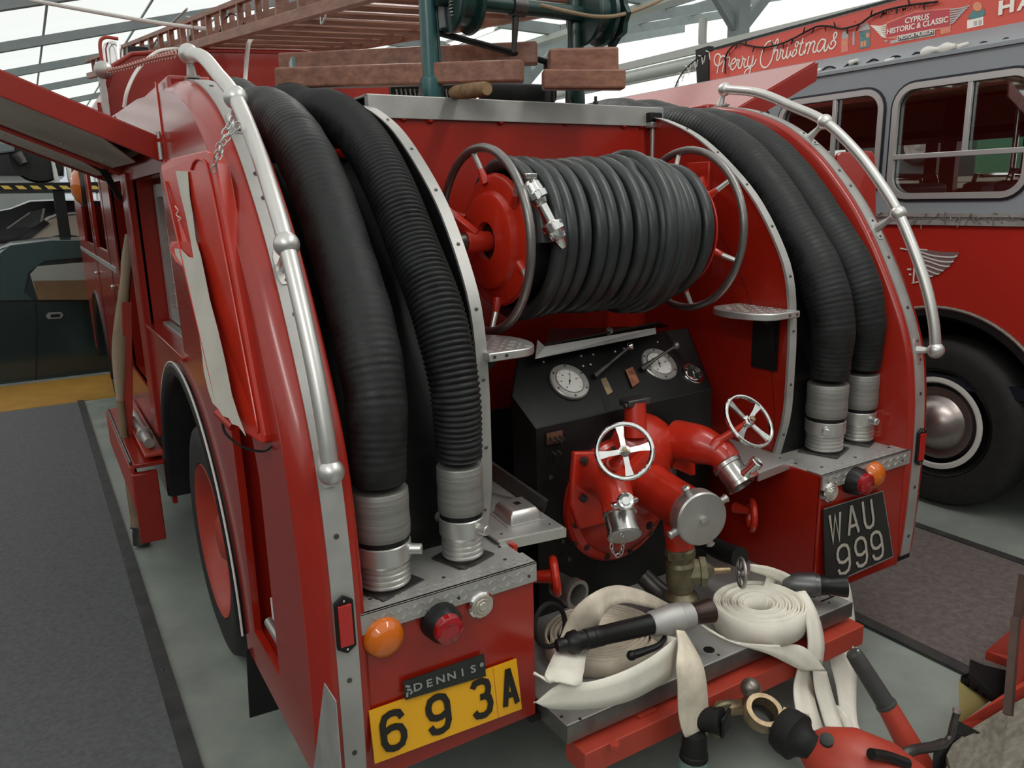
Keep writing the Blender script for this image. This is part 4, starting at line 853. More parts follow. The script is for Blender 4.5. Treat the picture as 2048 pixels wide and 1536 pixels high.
def handwheel(c, d, R, label, r=.0068, spokes=4, rot=0.3, m=chrome, stem=None):
    x, y, z = frame(d); c = Vector(c)
    h = obj('handwheel', MB().ring(c, d, R, r, 40, 10), m, pump, label=label)
    for k in range(spokes):
        a = rot + 2 * math.pi * k / spokes; e = x * math.cos(a) + y * math.sin(a); sd = z.cross(e); p0, p1 = c + e * R * .16 - z * .004, c + e * (R - r * .5)
        obj('wheel_spoke', MB().loft([[p + sd * w + z * t, p - sd * w + z * t, p - sd * w - z * t, p + sd * w - z * t] for p, w, t in ((p0, r * 1.0, .003), (p0.lerp(p1, .5), r * 1.05, .0028), (p1, r * 1.7, .0035))], closed=True), m if spokes != 4 else white if False else m, h, ang=50)
    obj('wheel_hub', MB().lathe([(-.012, R * .19), (.004, R * .21), (.006, R * .14), (.012, R * .13), (.014, R * .06)], c, d, 16), m, h)
    obj('hub_nut', MB().lathe([(.012, R * .11), (.020, R * .11), (.021, R * .05)], c, d, 6), brassr, h, smooth=False)
    return h
def vec(a, b): return (Vector(b) - Vector(a))
# left delivery valve
fc = P(1180, 960, Y=.24)
obj('valve_flange', MB().prism([P(1150, 905, Y=.24), P(1235, 903, Y=.24), P(1240, 1040, Y=.24), P(1160, 1060, Y=.24), P(1142, 1010, Y=.24)], (0, .022, 0)), redd, pump, bevel=.006, label='left valve flange')
for u, v in ((1166, 920), (1165, 995)): obj('flange_bolt', MB().lathe([(0, .013), (.012, .013), (.012, .007), (.018, .007)], P(u, v, Y=.238), (0, -1, 0), 6), steel, pump, smooth=False)
e0, e1, e2, e3 = P(1196, 950, Y=.24), P(1218, 962, Y=.14), P(1234, 1000, Y=.06), P(1238, 1030, Y=.03)
obj('valve_body', MB().tube(spline([e0, e1, e2, e3], 14), lambda i: lerp(.062, .043, i / 13), 24), redd, pump, label='left red elbow valve')
hc = P(1249, 902, Y=.01); sb = e1 + Vector((0, .02, .02))
obj('valve_stem', MB().tube([sb, sb.lerp(hc, .45), sb.lerp(hc, .47), sb.lerp(hc, .7), hc], lambda i: (.030, .020, .014, .010, .008)[i], 14), redd, pump)
hdir = (CAM - hc).normalized() + Vector((-.0, -.05, .22))
handwheel(hc, hdir, pr(55, hc), 'left chrome handwheel with four spokes', rot=.20)
d = vec(e2, P(1248, 1062, Y=-.005)).normalized(); q0 = P(1239, 1026, Y=.035)
cpl = obj('delivery_coupling', MB().lathe([(-.01, .040), (.0, .047), (.008, .047), (.010, .043), (.058, .043), (.060, .046), (.068, .046)], q0, d, 32), steelb, pump, ang=30, label='left chrome delivery coupling')
obj('blank_cap', MB().lathe([(.066, .042), (.070, .040), (.071, .03), (.074, .012), (.073, .002)], q0, d, 28), alup, cpl)
lg = P(1251, 1003, Y=-.02)
ax = (CAM - lg).normalized() + Vector((.15, 0, .1))
obj('release_plunger', MB().lathe([(-.05, .020), (-.012, .017), (-.012, .023), (.008, .023), (.011, .019), (.009, .012), (.012, .010), (.012, .002)], lg, ax, 24), chrome, cpl, ang=30)
obj('plunger_wing', MB().box(lg - ax.normalized() * .02, (.082, .018, .014)), chrome, cpl, bevel=.003)
k0 = P(1222, 1078, Y=-.02); k1 = P(1247, 1080, Y=-.02)
obj('cap_chain', chain([k0, P(1224, 1100, Y=-.02), P(1233, 1112, Y=-.02), P(1243, 1106, Y=-.02), k1], .016, .0016), alu, cpl)
obj('chain_eye', MB().ring(P(1245, 1070, Y=-.03), (0, -1, 0), .006, .0018, 12, 6), alu, cpl)
# centre suction inlet
s0, s1 = P(1290, 965, Y=.26), P(1404, 1038, Y=-.06)
sd_ = (s1 - s0); Ls = sd_.length
inl = obj('suction_inlet', MB().lathe([(0, .075), (.10 * Ls, .069), (.5 * Ls, .066), (.80 * Ls, .066), (.82 * Ls, .070), (.90 * Ls, .070)], s0, sd_, 36), redd, pump, ang=40, label='thick red central suction inlet')
obj('inlet_flange', MB().lathe([(-.012, .105), (.010, .105), (.014, .098), (.014, .07)], P(1290, 965, Y=.24), (0.1, -1, -.1), 40), redd, pump)
for u, v in ((1299, 955), (1342, 943), (1297, 1050), (1230, 1010)): obj('flange_bolt', MB().lathe([(0, .013), (.012, .013), (.012, .007), (.018, .007)], P(u, v, Y=.222), (.1, -1, -.1), 6), steel, pump, smooth=False)
cap = obj('inlet_cap', MB().lathe([(.86 * Ls, .073), (.88 * Ls, .077), (1.0 * Ls, .077), (1.015 * Ls, .073), (1.02 * Ls, .01)], s0, sd_, 40), alu, pump, ang=35, label='round grey blanking cap with lugs')
x_, y_, z_ = frame(sd_); cc = s0 + sd_
obj('cap_boss', MB().lathe([(1.02 * Ls, .012), (1.05 * Ls, .011), (1.055 * Ls, .004)], s0, sd_, 14), alu, cap)
for k in range(4):
    a = k * math.pi / 2 + math.radians(25); e = x_ * math.cos(a) + y_ * math.sin(a)
    obj('cap_lug', MB().lathe([(0, .012), (.018, .010), (.026, .013), (.030, .008)], cc - z_ * .02 + e * .072, e, 12), alu, cap)
# outlet below the inlet, brass drain valve
w0, w1 = P(1352, 1030, Y=.10), P(1360, 1090, Y=.08)
obj('lower_outlet', MB().cyl(w0, w1 - Vector((0, 0, .01)), .040, .040, 24), redd, pump)
dv = obj('drain_valve', MB().lathe([(0, .032), (.01, .044), (.028, .046), (.030, .038), (.05, .036), (.06, .044), (.12, .044), (.15, .035), (.165, .05), (.175, .05), (.21, .04)], w1, (.06, .0, -1), 8 if 0 else 24), brass, pump, ang=30, label='tarnished brass drain valve')
v0 = w1 + Vector((.01, 0, -.09)); v1 = P(1460, 1140, Y=.0)
obj('valve_bonnet', MB().lathe([(0, .040), (.05, .040), (.052, .046), (.07, .046), (.072, .03), (.085, .022), (.095, .012)], v0, v1 - v0, 8), brass, dv, ang=30)
obj('valve_spindle', MB().cyl(v0.lerp(v1, .4), v1, .010, seg=12), brassr, dv)
handwheel(P(1483, 1146, Y=-.02), Vector((1.0, -.6, -.05)), .042, 'small scalloped steel handwheel', .0055, 6, .1, alu)
obj('hex_nut', MB().lathe([(.0, .046), (.026, .046)], w1 + Vector((0, 0, -.01)), (.06, 0, -1), 6), brass, dv, smooth=False)
# right delivery valve
r0, r1, r2, r3 = P(1352, 880, Y=.30), P(1395, 888, Y=.22), P(1438, 905, Y=.15), P(1455, 925, Y=.12)
obj('valve_flange', MB().prism([P(1340, 870, Y=.30), P(1383, 856, Y=.36), P(1390, 862, Y=.36), P(1392, 950, Y=.30), P(1345, 930, Y=.28)], (-.02, .0, 0)), redd, pump, bevel=.005, label='right valve flange')
for u, v in ((1360, 886), (1393, 868)): obj('flange_bolt', MB().lathe([(0, .011), (.012, .011), (.012, .006), (.018, .006)], P(u, v, Y=.28), (.9, -.5, 0), 6), steel, pump, smooth=False)
obj('valve_body', MB().tube(spline([r0, r1, r2, r3], 14), lambda i: (.066, .066, .065, .064, .063, .063, .062, .060, .056, .052, .050, .048, .046, .045)[i], 24), redd, pump, label='right red valve pointing to the right')
hc2 = P(1498, 842, Y=.08); sb = r2 + Vector((-.02, .0, .02))
obj('valve_stem', MB().tube([sb, P(1440, 882, Y=.14), P(1443, 879, Y=.138), P(1470, 862, Y=.11), hc2], lambda i: (.030, .022, .014, .012, .008)[i], 14), redd, pump)
handwheel(hc2, (CAM - hc2).normalized() * .60 + (Vector((RM[0][0], RM[1][0], RM[2][0])) * .62 - Vector((RM[0][1], RM[1][1], RM[2][1])) * .42) * .8, pr(56, hc2), 'right chrome handwheel with four spokes', rot=.5)
d2 = vec(r3, P(1486, 968, Y=.06)).normalized(); g0 = P(1450, 925, Y=.12)
cp2 = obj('delivery_coupling', MB().lathe([(0, .042), (.006, .048), (.018, .048), (.02, .044), (.075, .044), (.077, .047), (.088, .047), (.089, .036), (.03, .034)], g0, d2, 32, cap=False), steelb, pump, ang=30, label='right chrome delivery coupling')
lg2 = P(1508, 930, Y=.02); ax2 = Vector((.25, -.55, .75))
obj('release_plunger', MB().lathe([(-.045, .017), (0, .017), (.001, .020), (.016, .020), (.018, .016), (.016, .008)], lg2, ax2, 20), chrome, cp2, ang=30)
obj('plunger_link', MB().cyl(lg2 + Vector((0, .0, -.02)), g0 + d2 * .055, .016, .02, 12), chrome, cp2)
# lower details: red ring, alloy pipe ends, black hardware
obj('red_pull_ring', MB().ring(P(1503, 1030, Y=.20), (.8, -.6, 0), .048, .012, 30, 10), redd, pump, label='red ring handle right of the pump')
obj('ring_stem', MB().cyl(P(1470, 1015, Y=.26), P(1500, 1022, Y=.20), .02, .012), redd, pump)
rp_ = P(1110, 1152, Y=.12)
obj('red_pull_ring', MB().ring(rp_, (.9, -.5, .1), .045, .012, 30, 10).cyl(rp_ + Vector((-.05, .05, -.01)), rp_, .016, .02, 12), redd, T, label='red ring handle beside the left tail panel')
obj('red_bracket', MB().bb((-.54, .10, -.20), (-.528, .42, .005)), redd, T, smooth=False)
ae = P(1143, 1188, Y=.16)
obj('alloy_outlet', MB().lathe([(0, .036), (.05, .036), (.06, .043), (.085, .043), (.086, .032), (.04, .030)], ae + Vector((.0, .07, 0)), (.15, -1, 0), 24, cap=False), alu, T, label='alloy pipe end under the deck')
obj('black_hose_ring', MB().ring(P(1100, 1250, Y=.05), (.2, -1, .3), .055, .007, 30, 8), matt, T)
obj('lower_pipe', MB().tube(spline([P(1285, 1150, Y=.22), P(1330, 1190, Y=.16), P(1390, 1210, Y=.12)], 14), .03, 14), steel, T)
obj('lower_pipe', MB().tube(spline([P(1400, 1075, Y=.25), P(1440, 1100, Y=.15), P(1480, 1115, Y=.05)], 14), .032, 14), matt, T)
for u, v in ((1125, 1062), (1124, 1082), (1150, 1085), (1137, 1118), (1101, 955), (1086, 1040)): obj('frame_bolt', MB().lathe([(0, .009), (.006, .008), (.008, .003)], P(u, v, Y=.34), (0, -1, 0), 8), steel, T)
# bay partition toe details
obj('slant_strut', MB().beam(P(975, 935, Y=.45), P(1090, 1015, Y=.25), .012, .05, up=(0, 0, 1)), steel, T, smooth=False)

# ================================================================== REAR STEP, BEAM, TOW BALL
zs = -.40
def xs(u, v): return P(u, v, Z=zs)
obj('rear_step', MB().bb((-.527, -.115, zs - .055), (.585, .42, zs)), alup, T, smooth=False, bevel=.003, label='deep grey alloy rear step between the tail panels')
obj('step_edge', MB().bb((-.528, -.118, zs - .050), (.586, -.112, zs - .002)).bb((-.529, -.116, zs - .05), (-.525, .2, zs - .002)), ringm, T, smooth=False)
obj('step_hole', MB().lathe([(0, .016), (.002, .016)], P(1418, 1300, Z=zs), (0, 0, 1), 20), black, T)
for u, v in ((1123, 1434), (1160, 1438), (1437, 1310), (1660, 1192), (1658, 1206)): obj('step_screw', MB().lathe([(0, .005), (.002, .004)], P(u, v, Z=zs), (0, 0, 1), 8), steel, T)
obj('step_slot', MB().beam(P(1642, 1203, Z=zs + .001), P(1668, 1192, Z=zs + .001), .006, .001), black, T)
ya_ = -.155
obj('red_cross_beam', MB().bb((-.50, ya_, zs - .135), (.60, ya_ + .085, zs - .068)), redo, T, smooth=False, bevel=.003, label='red cross beam beneath the rear step')
for q in (-.30, .34): obj('beam_stay', MB().bb((q, ya_ + .03, zs - .14), (q + .06, .45, zs - .06)), redo, T, smooth=False)
obj('beam_bolt', MB().lathe([(0, .014), (.012, .014)], P(1229, 1495, Z=zs - .068), (0, 0, 1), 6), redo, T, smooth=False)
bc = P(1501, 1376, Y=-.22); br = pr(20, bc)
tow = obj('tow_ball', MB().ball(bc, br, 24, 16).lathe([(-.055, .024), (-.045, .024), (-.030, .014), (-.02, .013)], bc, (0, 0, 1), 20), mat('greasy_ball_steel', (.24, .21, .18), .35, .8, .3, 20), T, label='greasy steel tow ball')
obj('tow_neck', MB().tube(spline([bc + Vector((0, 0, -.05)), bc + Vector((-.02, .03, -.07)), bc + Vector((-.07, .09, -.08)), bc + Vector((-.09, .20, -.06))], 16), .021, 14), brassr, T)
obj('tow_plate', MB().tube(spline([P(1478, 1408, Y=-.19), P(1440, 1412, Y=-.17), P(1418, 1440, Y=-.16), P(1432, 1470, Y=-.15)], 16), .012, 10), brass, T)
sk = P(1432, 1448, Y=-.24)
obj('tow_socket', MB().lathe([(0, .030), (.05, .034), (.055, .036), (.062, .036), (.064, .028)], sk + Vector((-.02, .04, 0)), (.5, -1, .25), 20), matt, T, label='black electric socket for a trailer')
obj('socket_lid', MB().box(sk + Vector((.012, -.022, .012)), (.062, .010, .058), Matrix.Rotation(.45, 3, 'Z')), black, T, bevel=.008)

# ================================================================== GANTRY, LADDER, BAULKS
gan = thing('ladder_gantry', 'dark green ladder gantry with winch drums on top of the fire engine', 'gantry', (-.03, .92, 1.204))
pl_, prr = P(889, 193, Z=1.204), P(1173, 207, Z=1.204)
for q, k in ((Vector((-.315, .93, 1.204)), 0), (Vector((.262, .93, 1.204)), 1)):
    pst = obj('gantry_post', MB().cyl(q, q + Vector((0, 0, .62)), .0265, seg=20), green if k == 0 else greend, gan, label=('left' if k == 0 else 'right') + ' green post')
    obj('post_collar', MB().lathe([(0, .034), (.012, .036), (.06, .034), (.066, .028)], q, (0, 0, 1), 20), green if k == 0 else greend, pst)
    obj('post_rod', MB().cyl(q + Vector((.045, .01, 0)), q + Vector((.035, .01, .34)), .006), green, pst)
    obj('foot_bolt', MB().lathe([(0, .011), (.012, .011), (.012, .006), (.03, .006)], q + Vector((-.05, -.03, 0)), (0, 0, 1), 6), steel, pst, smooth=False)
    obj('foot_bolt', MB().lathe([(0, .011), (.012, .011), (.012, .006), (.03, .006)], q + Vector((.07, -.03, 0)), (0, 0, 1), 6), steel, pst, smooth=False)
zc = 1.505
obj('drum_axle', MB().cyl((-.30, .90, zc), (.36, .90, zc), .026, seg=20), greend, gan)
for x, m, lb in ((-.26, greend, 'left winch drum'), (.27, greend, 'right winch drum')):
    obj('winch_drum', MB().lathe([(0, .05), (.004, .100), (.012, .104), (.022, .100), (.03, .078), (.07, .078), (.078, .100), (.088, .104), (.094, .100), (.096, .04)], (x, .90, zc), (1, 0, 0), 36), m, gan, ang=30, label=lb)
obj('ratchet_plate', MB().prism([(.395, .90 + .085 * math.cos(a) * (1.15 if k % 2 else 1), zc + .085 * math.sin(a) * (1.15 if k % 2 else 1)) for k, a in enumerate([i * math.pi / 9 for i in range(18)])], (.02, 0, 0)), greend, gan, smooth=False)
obj('pawl', MB().prism([(.40, .86, zc - .06), (.40, .93, zc - .06), (.40, .90, zc - .13)], (.012, 0, 0)), greend, gan, smooth=False)
obj('axle_clamp', MB().lathe([(0, .034), (.05, .034)], (-.02, .90, zc), (1, 0, 0), 16).cyl((.0, .90, zc), (.0, .92, zc - .14), .014, .008), steel, gan)
obj('cross_bar', MB().cyl((-.30, .98, 1.425), (.21, 1.02, 1.36), .011, seg=10).cyl((.21, 1.02, 1.37), (.21, 1.02, 1.22), .02, seg=10), black, gan)
sp = []
for i in range(70): a = i * 1.0; sp.append((-.262 + .008 * math.cos(a), .865 + .008 * math.sin(a), 1.44 + i * .0016))
obj('coil_spring', MB().tube(sp, .0018, 5), alu, gan)
tag(obj('winch_rope', MB().tube(spline([P(1080, 10, Y=.80), P(1130, 22, Y=.79), P(1190, 33, Y=.78), P(1240, 30, Y=.80), P(1300, 10, Y=.9), P(1340, -10, Y=1)], 40), .0065, 8), canvasb), 'brown twisted rope hanging over the right winch drum', 'rope')
# ladder: lies on the cab roof, rising a little towards the camera's far side
lad = thing('wooden_ladder', 'long varnished wooden extension ladder lying over the cab roof', 'ladder', (-.6, 3.3, 1.73))
def LL(Y, dx=0, dz=0): k = Y - 3.3; return Vector((-.596 - .093 * k + dx, Y, 1.711 + .078 * k + dz))
def LR(Y, dx=0, dz=0): k = Y - 3.3; return Vector((.281 - .093 * k + dx, Y, 1.755 + .078 * k + dz))
obj('side_rail', MB().beam(LL(.95, .02, .022), LL(6.4, .02, .022), .035, .046), woodl, lad, smooth=False, bevel=.004)
obj('side_rail', MB().beam(LR(.95, -.02, .015), LR(6.4, -.02, .015), .032, .036), woodl, lad, smooth=False, bevel=.004)
obj('top_string', MB().beam(LL(.95, .02, .160), LL(6.4, .02, .140), .030, .022), woodl, lad, smooth=False)
obj('top_string', MB().beam(LR(.95, -.02, .150), LR(6.4, -.02, .130), .030, .022), woodl, lad, smooth=False)
obj('inner_rail', MB().beam(LL(.95, .10, .085), LL(6.0, .10, .085), .030, .04), woodl, lad, smooth=False)
obj('inner_rail', MB().beam(LR(.95, -.10, .075), LR(6.0, -.10, .075), .030, .04), woodl, lad, smooth=False)
y = 1.1
while y < 6.3:
    obj('rung', MB().cyl(LL(y, .02, .03), LR(y, -.02, .022), .016, seg=10), wood, lad)
    obj('rung', MB().cyl(LL(y + .10, .10, .085), LR(y + .10, -.10, .075), .014, seg=10), wood, lad)
    obj('upright', MB().beam(LL(y, .02, .04), LL(y, .02, .15), .028, .024, up=(0, 1, 0)), wood, lad, smooth=False)
    obj('upright', MB().beam(LL(y + .12, .10, .09), LL(y + .12, .10, .17), .024, .020, up=(0, 1, 0)), wood, lad, smooth=False)
    obj('upright', MB().beam(LR(y, -.02, .03), LR(y, -.02, .145), .028, .024, up=(0, 1, 0)), wood, lad, smooth=False)
    obj('rail_block', MB().box(LR(y + .14, .005, .04), (.04, .05, .035)), redd, lad, smooth=False)
    y += .24
obj('rail_hook', MB().tube(spline([LL(1.55, .0, -.01), LL(1.55, -.01, -.03), LL(1.6, 0, -.035), LL(1.62, .01, -.01)], 14), .004, 6), alu, lad)
obj('bracing_wire', MB().tube(spline([LL(4.4, .03, .05), LL(4.0, .03, .14), LL(3.4, .03, .22)], 14), .006, 6), alu, lad)
obj('bracing_wire', MB().tube(spline([LL(2.9, .03, .05), LL(2.7, .03, .12), LL(2.5, .03, .05)], 14), .004, 6), black, lad)
obj('stay_post', MB().cyl(P(378, 100, Y=3.6), P(377, 32, Y=3.6), .012, .010, 8).cyl(P(372, 34, Y=3.6), P(398, 36, Y=3.6), .005), alu, lad)
# timber baulks
def baulk(a, b, w, h, lb):
    t = obj('timber_baulk', MB().beam(a, b, w, h), wood, None, smooth=False, bevel=.007); return tag(t, lb, 'baulk', 'timber baulks on the rear deck')
baulk(P(1046, 143, Y=.73), P(556, 158, Y=1.30), .055, .066, 'front lower varnished timber baulk before the left green post')
bb2 = baulk(P(1075, 107, Y=.98), P(562, 130, Y=1.55), .055, .076, 'upper left varnished timber baulk, behind the green post')
baulk(P(1234, 122, Y=.70), P(1098, 126, Y=.80), .06, .082, 'upper right timber baulk crossing before the right green post')
baulk(P(1248, 160, Y=.68), P(1085, 160, Y=.80), .06, .062, 'lower right timber baulk, lying lowest beside the right green post')
for s_, u, v, Y in (('66', 835, 118, 1.22), ('6', 819, 147, .99), ('I', 719, 126, 1.3), ('II', 773, 122, 1.28)):
    pass
tag(obj('chock_log', MB().lathe([(0, .016), (.02, .021), (.10, .024), (.19, .022), (.21, .019)], P(905, 186, Y=.88), P(978, 177, Y=.66) - P(905, 186, Y=.88), 12), woodd), 'short barked log lying at the foot of the left green post', 'log')
obj('baulk_clip', MB().beam(P(584, 120, Y=1.38), P(588, 172, Y=1.30), .012, .03, up=(0, 1, 0)), green, gan, smooth=False)
# tied coil of finned dark bars under the baulks
fb = MB()
gril = thing('folded_grille', 'dark folded grille with pale slats lying under the wooden baulks', 'grille', (0, 1.3, 1.205))
for k in range(16):
    a = P(792 + 9 * k, 178, Y=1.35); obj('slat', MB().beam(a, a + Vector((.006, .0, -.055)), .003, .012, up=(0, 1, 0)), alur, gril, smooth=False)
obj('bar', MB().beam(P(780, 182, Y=1.37), P(950, 190, Y=1.37), .02, .06), black, gril, smooth=False)
tag(obj('dark_canvas_roll', MB().tube(spline([P(960, 186, Y=1.2), P(1040, 186, Y=1.15), P(1110, 187, Y=1.1)], 14), lambda i: .036 - .0004 * i, 14), matt), 'black rolled cover lying under the right end of the baulks', 'roll')

# ================================================================== CANVAS HOSES ON THE STEP
def ribbon(pairs, m, name='canvas_strap', th=.005, n=30, parent=None, **k):
    L = spline([a for a, b in pairs], n); R_ = spline([b for a, b in pairs], n)
    rows = [[L[i], L[i].lerp(R_[i], .33), L[i].lerp(R_[i], .67), R_[i]] for i in range(n)]
    return obj(name, MB().loft(rows), m, parent, ang=80, solid=th, **k)
def PP2(l): return [(P(a, b, Y=y), P(c, d, Y=y2)) for a, b, c, d, y, y2 in l]
def spiral(c, r0, r1, turns, z0, z1, m, name, parent, tilt=(0, 0), wob=.002, seed=1, oval=1.0):
    rnd = random.Random(seed); n = int(turns * 40); rows = []
    for i in range(n + 1):
        t = i / n; a = 2 * math.pi * turns * t; r = lerp(r0, r1, t) + wob * math.sin(a * .73 + seed); zz = z1 - .004 * math.sin(a * .37)
        x, y = c.x + math.cos(a) * r, c.y + math.sin(a) * r * oval; dz = (x - c.x) * tilt[0] + (y - c.y) * tilt[1]
        rows.append([Vector((x, y, z0 + dz * .2)), Vector((x, y, (z0 + zz) / 2 + dz)), Vector((x, y, zz + dz))])
    return obj(name, MB().loft(rows), m, parent, ang=80, solid=.0052)
# right roll
cr = P(1517, 1203, Z=-.322)
t = thing('rolled_hose', 'neatly rolled white canvas hose at the right of the rear step', 'hose', (cr.x, cr.y, zs), 'canvas delivery hoses on the rear step')
spiral(cr, .040, .143, 11, zs + .004, -.324, canvas, 'hose_roll', t, wob=.0015, oval=.92)
ribbon(PP2([(1500, 1128, 1500, 1142, .02, .02), (1540, 1134, 1545, 1156, .0, .0), (1580, 1150, 1572, 1174, -.01, .0), (1608, 1178, 1592, 1188, -.06, -.05), (1628, 1212, 1604, 1212, -.10, -.09), (1642, 1250, 1612, 1246, -.13, -.13), (1648, 1290, 1616, 1290, -.16, -.155), (1644, 1330, 1612, 1320, -.17, -.165)]), canvas, 'loose_end', parent=t)
ribbon(PP2([(1500, 1140, 1510, 1128, .03, .03), (1530, 1150, 1548, 1152, .02, .02), (1530, 1165, 1552, 1165, .015, .015), (1522, 1183, 1540, 1186, .01, .01)]), canvas, 'inner_fold', parent=t)
ribbon(PP2([(1395, 1240, 1392, 1246, -.02, -.02), (1420, 1258, 1416, 1262, -.08, -.08), (1470, 1283, 1466, 1286, -.14, -.14), (1545, 1290, 1530, 1306, -.165, -.165), (1598, 1290, 1565, 1322, -.17, -.175), (1628, 1312, 1592, 1336, -.18, -.18), (1652, 1342, 1604, 1340, -.185, -.18)]), canvas, 'running_end', parent=t)
ribbon(PP2([(1652, 1342, 1626, 1336, -.185, -.18), (1662, 1380, 1630, 1378, -.20, -.19), (1677, 1430, 1646, 1440, -.24, -.23), (1692, 1480, 1664, 1490, -.31, -.30), (1704, 1530, 1680, 1535, -.38, -.37)]), canvas, 'hanging_fold', parent=t)
ribbon(PP2([(1596, 1338, 1618, 1342, -.175, -.165), (1588, 1372, 1624, 1372, -.175, -.16), (1590, 1410, 1630, 1404, -.21, -.20), (1600, 1450, 1640, 1440, -.27, -.26), (1628, 1495, 1655, 1485, -.33, -.32)]), canvas, 'hanging_fold', parent=t)
ribbon(PP2([(1690, 1150, 1684, 1172, -.02, -.02), (1700, 1176, 1672, 1182, -.03, -.02), (1708, 1230, 1666, 1226, -.05, -.04), (1713, 1300, 1656, 1300, -.09, -.08), (1712, 1370, 1672, 1372, -.15, -.14), (1714, 1440, 1684, 1448, -.24, -.23), (1732, 1490, 1706, 1505, -.32, -.31)]), canvas, 'far_hanging_end', parent=t)
ribbon(PP2([(1640, 1405, 1640, 1420, -.20, -.20), (1668, 1408, 1664, 1426, -.20, -.20), (1692, 1424, 1680, 1444, -.22, -.22), (1708, 1460, 1690, 1472, -.27, -.27), (1716, 1500, 1698, 1502, -.33, -.33)]), canvas, 'floor_loop', parent=t)
# left, slumped roll
cl_ = P(1222, 1272, Z=-.345)
t2 = thing('rolled_hose', 'slumped off-white canvas hose roll at the left of the rear step, under the black nozzle', 'hose', (cl_.x, cl_.y, zs), 'canvas delivery hoses on the rear step')
spiral(cl_ + Vector((-.005, .035, 0)), .03, .178, 14, zs + .004, -.345, canvasd, 'hose_roll', t2, tilt=(-.04, .06), wob=.004, seed=4, oval=.80)
ribbon(PP2([(1068, 1408, 1068, 1404, -.13, -.13), (1120, 1368, 1105, 1417, -.14, -.14), (1180, 1364, 1180, 1417, -.15, -.15), (1240, 1346, 1250, 1404, -.15, -.15), (1300, 1316, 1305, 1378, -.15, -.15), (1352, 1277, 1343, 1352, -.14, -.15)]), canvas, 'outer_turn', parent=t2)
ribbon(PP2([(1352, 1276, 1343, 1352, -.14, -.15), (1330, 1268, 1330, 1300, -.10, -.10), (1300, 1250, 1300, 1270, -.05, -.05)]), canvas, 'outer_turn_back', parent=t2)
ribbon(PP2([(1345, 1212, 1318, 1220, .02, .01), (1300, 1188, 1285, 1212, .02, .0), (1262, 1175, 1250, 1206, .02, -.01), (1225, 1171, 1222, 1214, .01, -.02), (1186, 1186, 1203, 1236, -.02, -.05), (1150, 1216, 1194, 1258, -.0, -.02), (1130, 1252, 1185, 1280, .02, .0), (1116, 1290, 1176, 1304, .02, .0)]), canvasd, 'arched_turn', parent=t2)
ribbon(PP2([(1114, 1296, 1174, 1300, -.0, -.02), (1100, 1325, 1170, 1325, -.08, -.09), (1090, 1350, 1166, 1350, -.14, -.15), (1100, 1366, 1152, 1372, -.16, -.165), (1068, 1344, 1066, 1348, -.12, -.12)]), canvas, 'front_fold', parent=t2, n=36)
t3 = ribbon(PP2([(1353, 1260, 1368, 1262, -.15, -.15), (1356, 1290, 1386, 1292, -.17, -.17), (1353, 1330, 1404, 1328, -.20, -.20), (1356, 1370, 1412, 1366, -.21, -.21), (1357, 1420, 1416, 1418, -.21, -.21), (1362, 1452, 1418, 1450, -.215, -.215), (1370, 1474, 1412, 1472, -.22, -.22)]), canvasd, 'hanging_end', parent=t2)
q0, q1 = P(1390, 1466, Y=-.22), P(1386, 1540, Y=-.22)
cpx = obj('end_coupling', MB().lathe([(0, pr(21, q0)), (.01, pr(24, q0)), (.055, pr(26, q0)), (.058, pr(28, q0)), (.066, pr(28, q0)), (.07, pr(29, q0)), (.10, pr(29, q0)), (.102, pr(22, q0))], q0, q1 - q0, 24), matt, t2, ang=30, label='black hose coupling')
obj('coupling_band', MB().lathe([(.072, pr(29.5, q0)), (.074, pr(30.5, q0)), (.096, pr(30.5, q0)), (.098, pr(29, q0))], q0, q1 - q0, 24), mat('verdigris', (.16, .24, .21), .6, .4, .4, 30), cpx)
# nozzles
def nozzle(A, B, label, prof, lever=True, grp=None):
    d = B - A; L = d.length; t = thing('branch_pipe', label, 'nozzle', tuple(A.lerp(B, .5) - Vector((0, 0, .04))), grp)
    for nm, m, pf in prof: obj(nm, MB().lathe([(a * L, r) for a, r in pf], A, d, 26), m, t, ang=35)
    return t, d, L
A, B = P(1113, 1292, Z=-.225), P(1421, 1221, Z=-.235)
k = pr(1, A.lerp(B, .5))
nz1, d, L = nozzle(A, B, 'black fire hose nozzle with grey body lying across the left canvas roll', [
    ('tip', black, [(0, 11 * k), (.01, 13 * k), (.055, 13 * k), (.06, 15 * k), (.08, 21 * k), (.12, 23 * k), (.125, 19 * k), (.17, 18 * k), (.175, 20 * k), (.22, 20 * k), (.225, 17 * k)]),
    ('barrel', black, [(.22, 18 * k), (.225, 20 * k), (.28, 20 * k), (.285, 19 * k), (.60, 21 * k), (.61, 18 * k)]),
    ('valve_body', alup, [(.59, 22 * k), (.60, 25 * k), (.66, 27 * k), (.70, 31 * k), (.78, 31 * k), (.785, 29 * k), (.86, 27 * k), (.865, 24 * k)]),
    ('end_coupling', mat('brown_metal', (.07, .045, .04), .3, .7), [(.86, 24 * k), (.865, 23 * k), (.90, 22 * k), (.98, 26 * k), (1.0, 26 * k), (1.0, 22 * k), (.93, 20 * k)])])
obj('lever_boss', MB().cyl(P(1350, 1250, Z=-.27), P(1356, 1262, Z=-.285), .020, .017), alup, nz1)
obj('shut_off_lever', MB().tube(spline([P(1366, 1258, Z=-.27), P(1350, 1255, Z=-.265), P(1335, 1268, Z=-.268), P(1318, 1290, Z=-.275), P(1290, 1302, Z=-.285), P(1265, 1310, Z=-.29)], 24), lambda i: .006 + .006 * (i / 23) ** 2, 10).ball(P(1263, 1311, Z=-.29), .0135, 12, 8), black, nz1)
